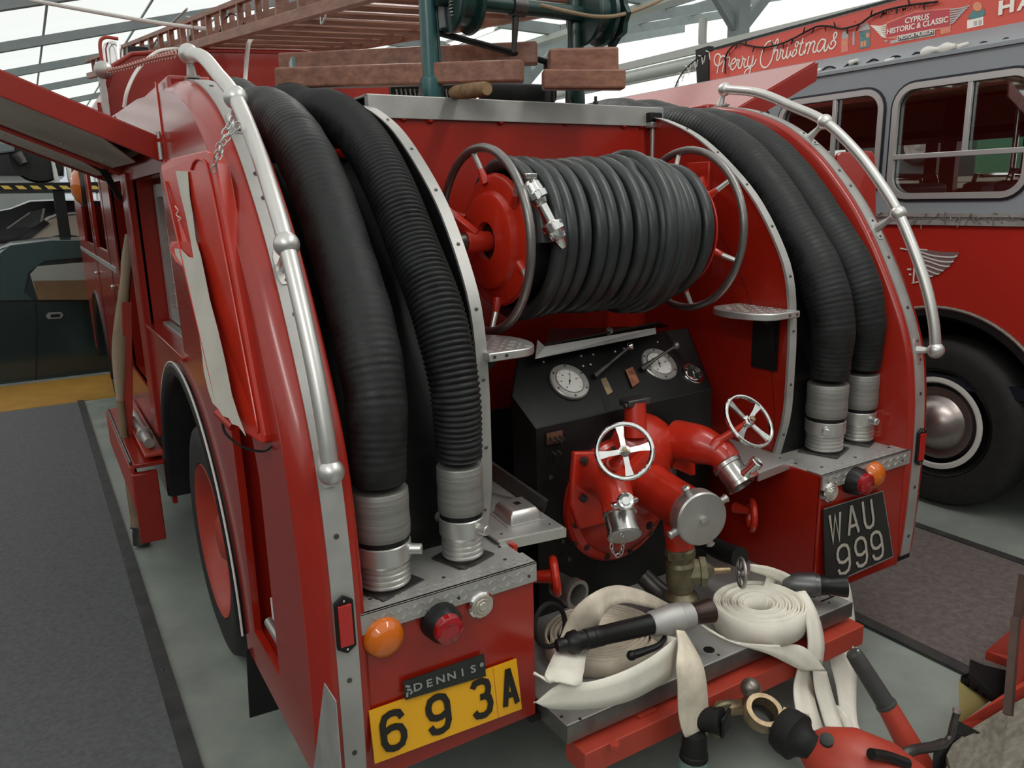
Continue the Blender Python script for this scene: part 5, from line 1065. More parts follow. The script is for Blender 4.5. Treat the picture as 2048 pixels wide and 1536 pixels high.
A, B = P(1565, 1168, Z=-.335), P(1694, 1172, Z=-.325); k = pr(1, A)
nozzle(A, B, 'grey and black hose nozzle at the right end of the step', [
    ('valve_body', mat('grey_alloy_dark', (.12, .12, .12), .35, .7, .2, 20), [(0, 14 * k), (.10, 20 * k), (.22, 24 * k), (.50, 25 * k), (.505, 22 * k), (.58, 22 * k)]),
    ('end_coupling', black, [(.58, 21 * k), (.60, 20 * k), (.75, 18 * k), (.95, 22 * k), (1.0, 22 * k), (1.0, 17 * k)])])
# hose on the ground at the left
ph = [P(258, 470, X=-1.16), P(246, 520, X=-1.20), P(236, 600, X=-1.22), P(230, 690, X=-1.26), P(238, 790, X=-1.30)]
hp = [(P(250, 468, Y=2.6), P(264, 468, Y=2.6)), (P(242, 520, Y=2.6), P(268, 520, Y=2.6)), (P(240, 560, Y=2.6), P(262, 560, Y=2.6)), (P(226, 660, Y=2.6), P(258, 660, Y=2.6)), (P(224, 720, Y=2.6), P(256, 720, Y=2.6)), (P(232, 800, Y=2.6), P(250, 800, Y=2.6)), (P(243, 900, Y=2.6), P(262, 900, Y=2.6)), (P(252, 980, Y=2.62), P(286, 980, Y=2.62)), (P(262, 1045, Y=2.62), P(296, 1045, Y=2.62))]
dh = thing('hanging_canvas_hose', 'beige canvas hose hanging down the left side to the floor', 'hose', (hp[-1][0].x, 2.62, FZ))
L_ = spline([a for a, b in hp[:6]], 30); R_ = spline([b for a, b in hp[:6]], 30)
def flat(L_, R_, th):
    rows = []
    for a, b in zip(L_, R_):
        w = (b - a); y = Vector((0, th, 0)); rows.append([a, a.lerp(b, .25) - y, a.lerp(b, .75) - y, b, a.lerp(b, .75) + y, a.lerp(b, .25) + y])
    m = MB().loft(rows, closed=True); n = len(rows) * 6; m.f.append(tuple(range(6))); m.f.append(tuple(range(n - 6, n))); return m
obj('upper_length', flat(L_, R_, .02), mat('beige_canvas', (.36, .28, .19), .85, 0, .15, 6, .3, 300), dh, ang=80)
L_ = spline([a for a, b in hp[5:]], 24); R_ = spline([b for a, b in hp[5:]], 24)
obj('lower_length', flat(L_, R_, .03), canvasb, dh, ang=80)
e0 = P(280, 1040, Y=2.62); e1 = P(284, 1088, Y=2.60); e1.z = max(e1.z, FZ + .004)
k = pr(1, e0)
obj('hose_binding', MB().lathe([(0, 17 * k), (.045, 18 * k)], e0 + Vector((0, 0, .02)), e1 - e0, 18), canvasb, dh)
obj('floor_coupling', MB().lathe([(.035, 18 * k), (.038, 19 * k), (.045, 19 * k), (.048, 15 * k), (.06, 15 * k), (.062, 16 * k), ((e1 - e0).length + .01, 16 * k)], e0 + Vector((0, 0, .01)), e1 - e0, 20), steel, dh, ang=30)

# ================================================================== TRAILER COUPLING, BOTTOM RIGHT
YT = -.42
tr = thing('trailer', 'orange-red trailer with ball coupling and hand brake in the lower right corner', 'trailer', (.35, -.75, FZ))
ec = P(1527, 1424, Y=-.36); cd = P(1700, 1500, Y=-.52) - ec; ex_ = cd.normalized()
up_ = (CAM - ec).normalized() * .6 + Vector((0, 0, .7)); up_ = (up_ - ex_ * up_.dot(ex_)).normalized(); sd2 = ex_.cross(up_)
er = pr(36, ec)
body = MB(); rows = []
for a in range(0, 361, 12):
    c_, s_ = math.cos(math.radians(a)), math.sin(math.radians(a)); dv_ = ex_ * c_ + sd2 * s_ * .92
    rows.append([ec + dv_ * er * .74 + up_ * .014, ec + dv_ * er * 1.02 + up_ * .014, ec + dv_ * er * 1.08, ec + dv_ * er * 1.0 - up_ * .028, ec + dv_ * er * .74 - up_ * .028, ec + dv_ * er * .74 + up_ * .014])
body.loft(rows); obj('coupling_eye', body, brassr, tr, ang=50, label='worn brass coloured coupling eye')
obj('eye_socket', MB().lathe([(0, er * .76), (.004, er * .76)], ec - up_ * .030, up_, 24), black, tr)
g0 = ec + ex_ * er * .9; 
obj('coupling_neck', MB().loft([[g0 + ex_ * t * .001 + sd2 * a * w + up_ * b * h for a, b in ((-1, -1), (1, -1), (1, 1), (-1, 1))] for t, w, h in ((0, .030, .016), (40, .032, .018), (62, .034, .02))], closed=True), brassr, tr, ang=30, bevel=.004)
g1 = P(1560, 1452, Y=-.39)
k = pr(1, g1)
gd = P(1640, 1506, Y=-.50) - g1
obj('rubber_gaiter', MB().lathe([(0, 30 * k), (.004, 42 * k), (.02, 46 * k), (.05, 47 * k), (.055, 40 * k), (.07, 30 * k), (.085, 28 * k), (.10, 30 * k), (.11, 24 * k)], g1, gd, 30), matt, tr, ang=40, label='black rubber gaiter')
h1 = P(1606, 1494, Y=-.48)
rows = []
cone = [(1618, 1500, 1640, 1470), ]
ctr = [P(1612, 1492, Y=-.47), P(1640, 1504, Y=-.50), P(1692, 1520, Y=-.55), P(1765, 1555, Y=-.60), P(1860, 1630, Y=-.66)]
rad = [.030, .060, .076, .082, .084]
rows = []
for c_, r_ in zip(ctr, rad):
    dd = (ctr[-1] - ctr[0]).normalized(); x, y, z = frame(dd); rows.append([c_ + x * math.cos(a) * r_ * 1.1 + y * math.sin(a) * r_ for a in [i * math.pi / 12 for i in range(24)]])
b = MB().loft(rows, closed=True); b.f.append(tuple(range(24))[::-1]); b.f.append(tuple(range(96, 120)))
obj('coupling_housing', b, redo, tr, ang=50, label='orange-red coupling housing with round hole')
hl = P(1654, 1478, Y=-.56); cdir = (CAM - hl).normalized()
obj('housing_hole', MB().lathe([(-.012, .015), (.0, .0155), (.0005, .012)], hl + cdir * .004, cdir + Vector((.1, 0, .9)), 24), black, tr)
obj('housing_slot', MB().tube(spline([P(1742, 1508, Y=-.62), P(1775, 1514, Y=-.63), P(1815, 1528, Y=-.65)], 14), lambda i: .013, 10), black, tr)
ha, hb, hcn = P(1705, 1303, Y=-.36), P(1774, 1412, Y=-.44), P(1862, 1570, Y=-.56)
k = pr(1, ha)
obj('brake_grip', MB().lathe([(0, 12 * k), (.006, 16 * k), (.03, 17 * k), ((hb - ha).length * .95, 18.5 * k), ((hb - ha).length * .96, 21 * k), ((hb - ha).length, 21 * k)], ha, hb - ha, 20), mat('grey_grip', (.045, .045, .043), .6, 0, .2, 20), tr, ang=30, label='dark grey hand brake grip')
obj('brake_lever', MB().cyl(hb, hcn, 20 * k, 27 * k, 20), redo, tr, label='orange-red hand brake tube')
obj('grip_stud', MB().ball(P(1716, 1302, Y=-.38), .005, 8, 6), alu, tr); obj('grip_stud', MB().ball(P(1706, 1295, Y=-.38), .004, 8, 6), alu, tr)
kk = pr(1, P(1900, 1450, Y=-.6))
obj('bent_rod', MB().tube(spline([P(1914, 1424, Y=-.6), P(1906, 1452, Y=-.6), P(1898, 1478, Y=-.6), P(1872, 1492, Y=-.6), P(1828, 1500, Y=-.6), P(1806, 1512, Y=-.6), P(1798, 1545, Y=-.6)], 30), lambda i: (7 if i < 9 else 10) * kk, 12), steel, tr, label='bent grey steel rod')
obj('rod_stop', MB().cyl(P(1912, 1424, Y=-.6), P(1914, 1416, Y=-.6), 8 * kk, seg=8), alu, tr)
obj('cable', MB().cyl(P(1764, 1482, Y=-.56), P(1812, 1530, Y=-.6), .0035, seg=6), black, tr)
YA = -.62
def slab2(nm, pts, Y, th, m, **kw): return obj(nm, MB().prism([P(u, v, Y=Y + (dy if len(q) > 2 else 0)) for q in pts for u, v, dy in [(q[0], q[1], q[2] if len(q) > 2 else 0)]], (0, 0, -th)), m, tr, smooth=False, **kw)
slab2('board', [(2120, 1360, .12), (2020, 1410, .1), (1950, 1452, .06), (1905, 1488, .02), (1893, 1510, 0), (1902, 1540, -.04), (1990, 1640, -.1), (2200, 1700, -.1)], YA, .018, ply, label='weathered grained board')
slab2('red_crossbar', [(1920, 1446, .0), (2040, 1366, .06), (2120, 1330, .08), (2120, 1380, .06), (2020, 1432, .02), (1938, 1476, -.02)], YA + .10, .05, redo, label='orange-red frame bar')
slab2('red_block', [(1972, 1302, 0), (2044, 1238, .06), (2100, 1230, .08), (2100, 1330, .04), (2032, 1325, 0)], YA + .26, .03, redo)
slab2('rubber_pad', [(1940, 1318, .02), (1968, 1330, .02), (2060, 1352, .04), (2100, 1345, .06), (2100, 1420, .04), (1990, 1396, 0), (1922, 1352, 0), (1938, 1345, 0)], YA + .18, .02, matt)
slab2('black_frame', [(1915, 1440, 0), (1960, 1465, 0), (1900, 1500, -.02), (1880, 1560, -.04), (1862, 1560, -.04), (1868, 1495, -.0), (1900, 1470, 0)], YA + .04, .03, black)
slab2('yellow_card', [(1917, 1357, .02), (1990, 1393, .04), (1919, 1446, 0)], YA + .16, .003, mat('pale_yellow_card', (.46, .40, .15), .6), label='pale yellow triangular card')
obj('dark_upright', MB().beam(P(2032, 1236, Y=YA + .1), P(2016, 1430, Y=YA + .02), .022, .02, up=(0, 1, 0)).beam(P(2048, 1150, Y=YA + .12), P(2036, 1236, Y=YA + .1), .02, .02, up=(0, 1, 0)), mat('dark_brown_post', (.06, .03, .022), .4, 0, .3, 10), tr, smooth=False)
slab2('bar_end', [(2020, 1378, .03), (2100, 1340, .08), (2100, 1300, .1), (2030, 1300, .06)], YA + .12, .02, redo)
obj('chassis_rail', MB().beam(P(2110, 1330, Y=YA + .1), (P(2110, 1330, Y=YA + .1) + Vector((.8, -.9, -.05))), .08, .08), redo, tr, smooth=False)
obj('drawbar', MB().beam(ctr[-1], ctr[-1] + Vector((.7, -.9, -.02)), .07, .07), redo, tr, smooth=False)
obj('jockey_leg', MB().cyl(ctr[-1] + Vector((.1, -.1, 0)), (ctr[-1].x + .1, ctr[-1].y - .1, FZ + .02), .025).lathe([(0, .06), (.012, .06)], (ctr[-1].x + .1, ctr[-1].y - .1, FZ + .0), (0, 0, 1), 16), steel, tr)

# ================================================================== THE BUS
XB = 2.42
busr = mat('bus_red', (.42, .022, .014), .32, 0, .06, 2, coat=.2)
busg = mat('bus_grey', (.25, .27, .29), .4, 0, .05, 2)
bframe = mat('window_frame_metal', (.50, .48, .47), .4, .55)
navy = mat('navy_band', (.012, .014, .022), .4)
fring = mat('tinsel_fringe', (.20, .17, .15), .5, .3, .4, 60)
bus = thing('bus', 'grey and red vintage coach beside the fire engine, seen through its side windows', 'bus', (3.4, 1.5, FZ))
def BX(u, v, X=XB): p = P(u, v, X=X); return (p.y, p.z)
hub = P(1868, 836, X=XB); wz = -.32; wy = hub.y
zt_ = BX(1800, 112)[1]; zt_ = (BX(1577, 152)[1] + BX(2048, 84)[1]) / 2
zmid = BX(1845, 438)[1]; zn = BX(1845, 402)[1]
w1 = (BX(1752, 385)[0], BX(1568, 250)[0]); w2 = (BX(2046, 400)[0], BX(1792, 300)[0]); wzb, wzt = BX(1900, 388)[1], BX(1900, 166)[1]
def fr_(y0, y1, d=0): return rrect(y0 - d, wzb - d, y1 + d, wzt + d, .09 + d, 6)
wins = [(w2[0], w2[1]), (w1[0], w1[1])]
pitch = w2[1] - w2[0] + .12
wins = [(w2[0] - pitch * k, w2[1] - pitch * k) for k in (2, 1)] + wins + [(w1[1] + .12 + pitch * k, w1[1] + .12 + pitch * k + .62) for k in range(3)]
bm_ = lambda a, b, z: (XB + z, a, b)
YR, YF = w2[0] - 2 * pitch - .4, w1[1] + 3 * pitch + .3
obj('upper_side', plate2d([(YR, wzb - .10), (YF, wzb - .10), (YF, zt_), (YR, zt_)], [fr_(a, b) for a, b in wins], bm_, .03), busg, bus, smooth=False, label='grey upper side of the coach')
obj('navy_band', MB().bb((XB - .016, YR, zn - .075), (XB + .016, YF, wzb - .10)), navy, bus)
arch_r = .60
obj('lower_side', plate2d([(YR, -.45), (wy - arch_r, -.45)] + arc(wy, wz, arch_r, 192, -12, 30)[::1] + [(wy + arch_r, -.45), (YF, -.45), (YF, zn - .075), (YR, zn - .075)], [], bm_, .03), busr, bus, smooth=False, label='red lower side of the coach')
obj('moulding', MB().bb((XB - .03, YR, zmid - .028), (XB - .012, YF, zmid - .005)).bb((XB - .03, YR, zmid + .012), (XB - .012, YF, zmid + .03)), alup, bus)
fb = MB(); rnd = random.Random(2)
for k in range(240):
    y = lerp(YR, YF, k / 240); fb.beam((XB - .03, y, zmid + rnd.uniform(-.03, .03)), (XB - .035, y + rnd.uniform(-.03, .03), zmid + rnd.uniform(-.05, .04)), .004, .004)
obj('fringe', fb.bb((XB - .026, YR, zmid - .03), (XB - .014, YF, zmid + .03)), fring, bus, label='tinsel fringe along the coach moulding')
for i, (a, b) in enumerate(wins):
    wf = obj('window_frame', plate2d(fr_(a, b, .022), [fr_(a, b, -.008)], lambda x, y, z: (XB - .018 + z, x, y), .02), bframe, bus, ang=30, label=None)
    obj('frame_gasket', plate2d(fr_(a, b, .034), [fr_(a, b, .020)], lambda x, y, z: (XB - .016 + z, x, y), .012), navy, wf)
    obj('glass', plate2d(fr_(a, b), [], lambda x, y, z: (XB + z, x, y), .004), pane, wf, smooth=False)
    zb_ = lerp(wzb, wzt, .36)
    obj('window_bar', MB().bb((XB - .028, a, zb_ - .012), (XB - .004, b, zb_ + .014)), bframe, wf, bevel=.003)
    obj('window_bar', MB().bb((XB - .026, lerp(a, b, .42), zb_), (XB - .006, lerp(a, b, .42) + .022, wzt)), bframe, wf, bevel=.002)
obj('roof', MB().loft([[Vector((x, y, z)) for x, z in ((XB, zt_), (XB + .10, zt_ + .09), (XB + .6, zt_ + .17), (XB + 1.1, zt_ + .19), (XB + 1.7, zt_ + .16), (XB + 2.1, zt_ + .09), (XB + 2.2, zt_))] for y in (YR, YF)]), busg, bus)
obj('gutter', MB().bb((XB - .03, YR, zt_ - .02), (XB, YF, zt_ - .004)), busg, bus)
far = [(YR + .2 + k * .72, YR + .82 + k * .72) for k in range(int((YF - YR - .3) / .72))]
maroon = mat('maroon_interior', (.18, .05, .045), .5)
obj('far_side', plate2d([(YR, -.45), (YF, -.45), (YF, zt_), (YR, zt_)], [rrect(a, wzb + .02, b, wzt - .10, .06, 5) for a, b in far], lambda a, b, z: (XB + 2.2 + z, a, b), .03), maroon, bus, smooth=False)
obj('inner_cant_panel', MB().bb((XB + 2.17, YR, wzt - .06), (XB + 2.183, YF, zt_)), mat('tan_panel', (.50, .37, .27), .6), bus)
obj('ceiling_lining', MB().quad((XB + .03, YR, zt_ + .02), (XB + 2.18, YR, zt_ + .02), (XB + 2.18, YF, zt_ + .02), (XB + .03, YF, zt_ + .02)), mat('tan_lining', (.75, .60, .44), .7), bus)
obj('interior_rail', MB().bb((XB + 2.10, YR, wzt - .16), (XB + 2.14, YF, wzt - .09)), maroon, bus)
obj('floor_pan', MB().bb((XB + .02, YR, -.12), (XB + 2.18, YF, -.06)), navy, bus)
obj('end_panel', MB().bb((XB, YR, -.45), (XB + 2.2, YR + .03, zt_)), busr, bus); obj('end_panel', MB().bb((XB, YF - .03, -.45), (XB + 2.2, YF, zt_)), busg, bus)
seatm = mat('dark_seat', (.03, .028, .03), .55)
for k in range(6):
    for x in (XB + .12, XB + 1.25):
        y = YR + .5 + k * .8
        st_ = obj('seat', MB().bb((x, y, .30), (x + .8, y + .42, .42)).bb((x, y - .06, .38), (x + .8, y + .06, wzb + .02 + .04)), seatm if x < XB + 1 else maroon, bus, bevel=.03)
        obj('seat_rail', MB().tube(spline([(x + .04, y, .6), (x + .04, y, wzb + .075), (x + .12, y, wzb + .10), (x + .68, y, wzb + .10), (x + .76, y, wzb + .075), (x + .76, y, .6)], 24), .014, 8), chrome, st_)
for y in (YR + 1.2, YR + 2.55): obj('grab_pole', MB().cyl((XB + 1.05, y, -.06), (XB + 1.05, y, zt_), .016), chrome, bus)
for y in (.9, 2.0): obj('pillar', MB().bb((XB + 2.12, y, wzb - .1), (XB + 2.18, y + .12, zt_)), maroon, bus)
bw = wheel('road_wheel', XB + .02, wy, wz, .455, -1, black, bus, 'coach wheel with white ring and chrome dome hub')
obj('white_ring', MB().lathe([(-.0, .245), (.006, .245), (.008, .235), (.008, .222), (.003, .215)], (XB + .015, wy, wz), (-1, 0, 0), 48, cap=False), white, bw, ang=30)
obj('hub_cap', MB().lathe([(-.03, .20), (.0, .19), (.006, .165), (-.004, .15), (.0, .145), (.03, .13), (.07, .09), (.092, .045), (.098, .004)], (XB + .02, wy, wz), (-1, 0, 0), 40), mat('dull_chrome', (.40, .34, .32), .3, .9, .1, 12), bw, ang=50)
obj('wheel_arch_lining', MB().loft([[Vector((XB + dx, wy + math.cos(math.radians(a)) * (arch_r - dr), wz + math.sin(math.radians(a)) * (arch_r - dr))) for dx, dr in ((.5, 0), (.02, 0), (-.03, .0), (-.035, .03), (.0, .05), (.4, .05))] for a in range(-12, 193, 5)]), black, bus, ang=60, label='black mudguard over the coach wheel')
obj('arch_trim', MB().tube([Vector((XB - .03, wy + math.cos(math.radians(a)) * (arch_r + .012), wz + math.sin(math.radians(a)) * (arch_r + .012))) for a in range(-12, 193, 4)], .009, 6), fring, bus)
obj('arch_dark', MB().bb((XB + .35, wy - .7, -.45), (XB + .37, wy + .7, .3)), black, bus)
obj('side_skirt', MB().bb((XB - .02, YR, -.45), (XB + .0, wy - arch_r - .01, -.40)).bb((XB - .02, YR, -.22), (XB - .012, wy - arch_r - .02, -.20)), redo, bus)
obj('step_board', MB().bb((XB - .10, YR, -.10), (XB, wy - arch_r - .02, -.04)).bb((XB - .10, YR, -.40), (XB, wy - arch_r - .02, -.30)), redo, bus)
# winged emblem
def bp(u, v, h=0): p = P(u, v, X=XB - .018); return Vector((p.x - h, p.y, p.z))
def F_(x, y, h=0): return bp(1780 + x / 11.378, 470 + y / 11.378, h)
emb = MB().prism([F_(650, 325), F_(900, 350), F_(1200, 385), F_(1575, 398), F_(1540, 480), F_(1440, 600), F_(1350, 715), F_(1220, 815), F_(1110, 890), F_(960, 950), F_(860, 950), F_(760, 700)], (-.002, 0, 0))
eo = obj('wing_emblem', emb, mat('emblem_mauve', (.19, .11, .11), .5), bus, smooth=False, label='pale winged emblem on the red coach side')
for q in (((240, 300), (430, 335), (660, 325), (860, 340)), ((660, 360), (900, 450), (1200, 495), (1480, 500), (1545, 470)), ((700, 460), (900, 530), (1150, 595), (1400, 615), (1455, 600)), ((740, 560), (950, 620), (1150, 690), (1330, 718), (1365, 710)), ((780, 670), (950, 730), (1100, 785), (1225, 815)), ((800, 770), (950, 840), (1080, 885), (1130, 880)), ((840, 890), (900, 930), (980, 940))):
    obj('feather_line', MB().bar([v for v in spline([F_(a, b, .003) for a, b in q], 10)], .007, Vector((-1, 0, 0)), .001), white, eo, smooth=False)
for q in (((400, 780), (490, 780)), ((440, 890), (495, 900)), ((560, 740), (540, 1090), (500, 1100), (660, 1060))):
    obj('feather_line', MB().bar([F_(a, b, .003) for a, b in q], .009, Vector((-1, 0, 0)), .001), white, eo, smooth=False)
# ================================================================== BANNER, RACK, LIGHTS
XN = 2.62
ban = thing('banner', 'long red Christmas banner fixed along the roof of the coach', 'banner', (XN, 1.5, zt_ + .05))
bred = mat('banner_red', (.62, .085, .06), .5)
bwh = mat('banner_white', (.85, .78, .70), .5); bteal = mat('banner_teal', (.08, .22, .22), .5); bpk = mat('banner_pink', (.72, .22, .17), .5); bdk = mat('banner_dark', (.10, .085, .09), .5); bmar = mat('banner_crimson', (.50, .055, .07), .5); bgr = mat('banner_grey', (.45, .42, .40), .5); bor = mat('banner_orange', (.70, .28, .15), .5)
def N_(u, v, h=0): p = P(u, v, X=XN); return Vector((p.x - h, p.y, p.z))
tl, tr_, br_, bl = N_(1417, 104), N_(2200, -109), N_(2200, 21), N_(1416, 163)
bsheet = obj('banner_sheet', MB().prism([tl, tr_, br_, bl], (.012, 0, 0)), bred, ban, smooth=False)
obj('dark_end', MB().prism([N_(1393, 100, .01), N_(1419, 92, .01), N_(1419, 168, .01), N_(1396, 172, .01)], (.05, 0, 0)), black, ban, smooth=False, label='dark end cap of the banner')
obj('banner_top_edge', MB().beam(tl + Vector((0, 0, .01)), tr_ + Vector((0, 0, .01)), .02, .012), black, ban, smooth=False)
obj('banner_prop', MB().beam((XN + .02, .3, zt_ + .02), (XN + .02, .3, 1.9), .02, .02, up=(0, 1, 0)), beamg, ban); obj('banner_prop', MB().beam((XN + .02, 2.2, zt_ + .02), (XN + .02, 2.2, 1.8), .02, .02, up=(0, 1, 0)), beamg, ban)
NX = Vector((-1, 0, 0))
def A_(x, y): return N_(1410 + x / 13.653, 50 + y / 13.653, .002)
def B_(x, y): return N_(1540 + x / 12.8, 40 + y / 12.8, .002)
SCR = [(A_, 'M', ((490, 990), (420, 1080), (340, 1110), (285, 1060), (262, 960), (275, 880), (320, 810), (375, 790), (425, 830), (420, 920), (390, 1060), (360, 1200), (338, 1320))),
 (A_, 'M', ((400, 960), (440, 880), (500, 840), (545, 870), (540, 960), (510, 1130), (480, 1290))), (A_, 'M', ((540, 980), (590, 910), (650, 880), (682, 900), (672, 1000), (660, 1080), (680, 1130), (705, 1110))),
 (A_, 'e', ((715, 1075), (800, 1040), (850, 970), (830, 915), (770, 950), (715, 1060), (710, 1160), (740, 1220), (790, 1210), (850, 1130), (880, 1030), (880, 950), (862, 890))),
 (A_, 'r', ((862, 890), (895, 945), (950, 955), (945, 1000), (915, 1060), (920, 1150), (950, 1185), (990, 1160), (1020, 1060), (1040, 960), (1025, 850))),
 (A_, 'r', ((1025, 850), (1060, 925), (1115, 935), (1105, 980), (1075, 1040), (1080, 1120), (1105, 1155), (1145, 1130), (1180, 1080))),
 (A_, 'y', ((1215, 850), (1185, 960), (1170, 1080), (1185, 1130), (1230, 1130), (1290, 1060), (1320, 940), (1335, 830))), (A_, 'y', ((1330, 850), (1290, 1050), (1250, 1200), (1215, 1340), (1150, 1400), (1095, 1380), (1095, 1290), (1160, 1210), (1280, 1140), (1370, 1040), (1410, 930))),
 (A_, 'C', ((1840, 600), (1870, 530), (1850, 460), (1790, 440), (1700, 490), (1610, 640), (1550, 800), (1525, 980), (1550, 1100), (1620, 1160), (1700, 1140), (1790, 1040), (1850, 900))),
 (B_, 'h', ((0, 1100), (60, 980), (100, 800), (130, 640), (170, 530), (200, 490), (220, 530), (200, 620), (150, 720), (100, 850))), (B_, 'h', ((95, 880), (160, 775), (205, 775), (205, 860), (180, 960), (180, 1010), (205, 1030), (240, 990), (270, 880), (290, 770), (275, 700))),
 (B_, 'r', ((275, 700), (300, 770), (350, 785), (340, 850), (325, 930), (350, 990), (385, 975), (430, 890))), (B_, 'i', ((470, 690), (440, 830), (435, 950), (460, 975), (500, 920), (545, 790))), (B_, 'i', ((485, 612), (497, 628))),
 (B_, 's', ((530, 870), (590, 930), (650, 900), (690, 820), (680, 720), (655, 640), (680, 570), (720, 560), (730, 600), (690, 700), (620, 790), (590, 850), (610, 875))),
 (B_, 't', ((855, 460), (820, 600), (780, 740), (760, 840), (790, 900), (840, 880), (890, 780))), (B_, 't', ((760, 612), (870, 580))),
 (B_, 'm', ((940, 580), (930, 700), (890, 880))), (B_, 'm', ((925, 730), (970, 610), (1030, 570), (1040, 620), (1010, 740), (970, 880))), (B_, 'm', ((1015, 730), (1070, 600), (1130, 545), (1160, 590), (1130, 690), (1110, 780), (1140, 830), (1180, 800), (1230, 700))),
 (B_, 'a', ((1430, 530), (1370, 490), (1290, 540), (1220, 680), (1220, 780), (1270, 810), (1340, 740), (1400, 620), (1440, 520), (1410, 650), (1390, 740), (1420, 800), (1460, 760), (1510, 620))),
 (B_, 's', ((1490, 650), (1560, 740), (1640, 700), (1690, 600), (1650, 500), (1640, 400), (1670, 330), (1710, 320), (1720, 370), (1690, 450), (1620, 530), (1570, 590), (1580, 640)))]
prev = None; mbs = []
for fn, ch_, pts in SCR:
    q = spline([fn(*p) for p in pts], max(2, len(pts) * 3)) if len(pts) > 2 else [fn(*p) for p in pts]
    if ch_ == prev and ch_ in 'Myhitm': mbs[-1].bar(q, .0085, NX, .0015)
    else: mbs.append(MB().bar(q, .0085, NX, .0015))
    prev = ch_
for m_ in mbs: obj('script_letter', m_, bwh, bsheet, smooth=False)
def bt(s_, p0, p1, hpx, m, nm='lettering', bold=.0, shear=0.0):
    a, b = N_(*p0, .004), N_(*p1, .004); ex = (b - a); Lx = ex.length; ex.normalize(); up = Vector((0, 0, 1)); up = (up - ex * up.dot(ex)).normalized()
    H = pr(hpx, a.lerp(b, .5)) * 1.0; mb = text(s_, lambda x, y, z: Vector((x, y, z)), 1.0, .002, bold=bold, shear=shear, align='LEFT')
    xs_ = [v.x for v in mb.v]; ys_ = [v.y for v in mb.v]; x0, w_ = min(xs_), max(xs_) - min(xs_); y0, h_ = min(ys_), max(ys_) - min(ys_)
    mb.v = [a + ex * ((v.x - x0) / w_ * Lx) + up * ((v.y - y0) / h_ * H) - NX * 0 + NX * (.001 + v.z) for v in mb.v]
    return obj(nm, mb, m, bsheet, smooth=False)
def C_(x, y): return (1660 + x / 5.278, y / 5.278)
def flatpoly(pts, m, nm, h=.002, lab=None): return obj(nm, MB().prism([N_(*C_(x, y), h) for x, y in pts], (-.0008, 0, 0)), m, bsheet, smooth=False, label=lab)
flatpoly([(595, 238), (905, 118), (1275, 82), (1280, 290), (1105, 322), (720, 412), (590, 408)], bpk, 'shield_edge', .0015)
flatpoly([(605, 250), (900, 132), (1265, 96), (1270, 275), (1100, 300), (600, 395)], bmar, 'shield', .0025, 'crimson shield with white museum lettering')
flatpoly([(716, 380), (1108, 304), (1110, 374), (718, 444)], bwh, 'label_edge', .003)
flatpoly([(722, 386), (1102, 312), (1104, 368), (724, 438)], bdk, 'dark_label', .004)
bt('CYPRUS', C_(795, 252), C_(1050, 205), 11, bwh, bold=.02); bt('HISTORIC & CLASSIC', C_(608, 365), C_(1250, 235), 11, bwh, bold=.02); bt('MOTOR MUSEUM', C_(735, 422), C_(1092, 355), 7, bwh, bold=.02)
bt('DIMIS', C_(455, 185), C_(695, 135), 9.5, bpk, bold=.01); bt('MAVRO', C_(755, 122), C_(1110, 50), 9.5, bpk, bold=.01); bt('H', C_(1780, 165), C_(1945, 125), 27, bwh, bold=.04); bt('A', C_(1975, 120), C_(2150, 78), 27, bwh, bold=.04)
for a in range(7):
    t = a / 6
    obj('wing_feather', MB().bar([N_(*C_(lerp(598, 592, t), lerp(262, 395, t)), .003), N_(*C_(lerp(530, 560, t), lerp(282, 385, t)), .003), N_(*C_(lerp(436, 540, t), lerp(272, 372, t)), .003)], .007, NX, .001), bwh, bsheet, smooth=False)
    obj('wing_feather', MB().bar([N_(*C_(1272, lerp(100, 255, t)), .003), N_(*C_(lerp(1380, 1300, t), lerp(88, 240, t)), .003), N_(*C_(lerp(1480, 1330, t), lerp(62, 215, t)), .003)], .007, NX, .001), bgr, bsheet, smooth=False)
def rq_(x0, y0, x1, y1, sl=-.24): return [(x0, y0), (x1, y0 + (x1 - x0) * sl), (x1, y1 + (x1 - x0) * sl), (x0, y1)]
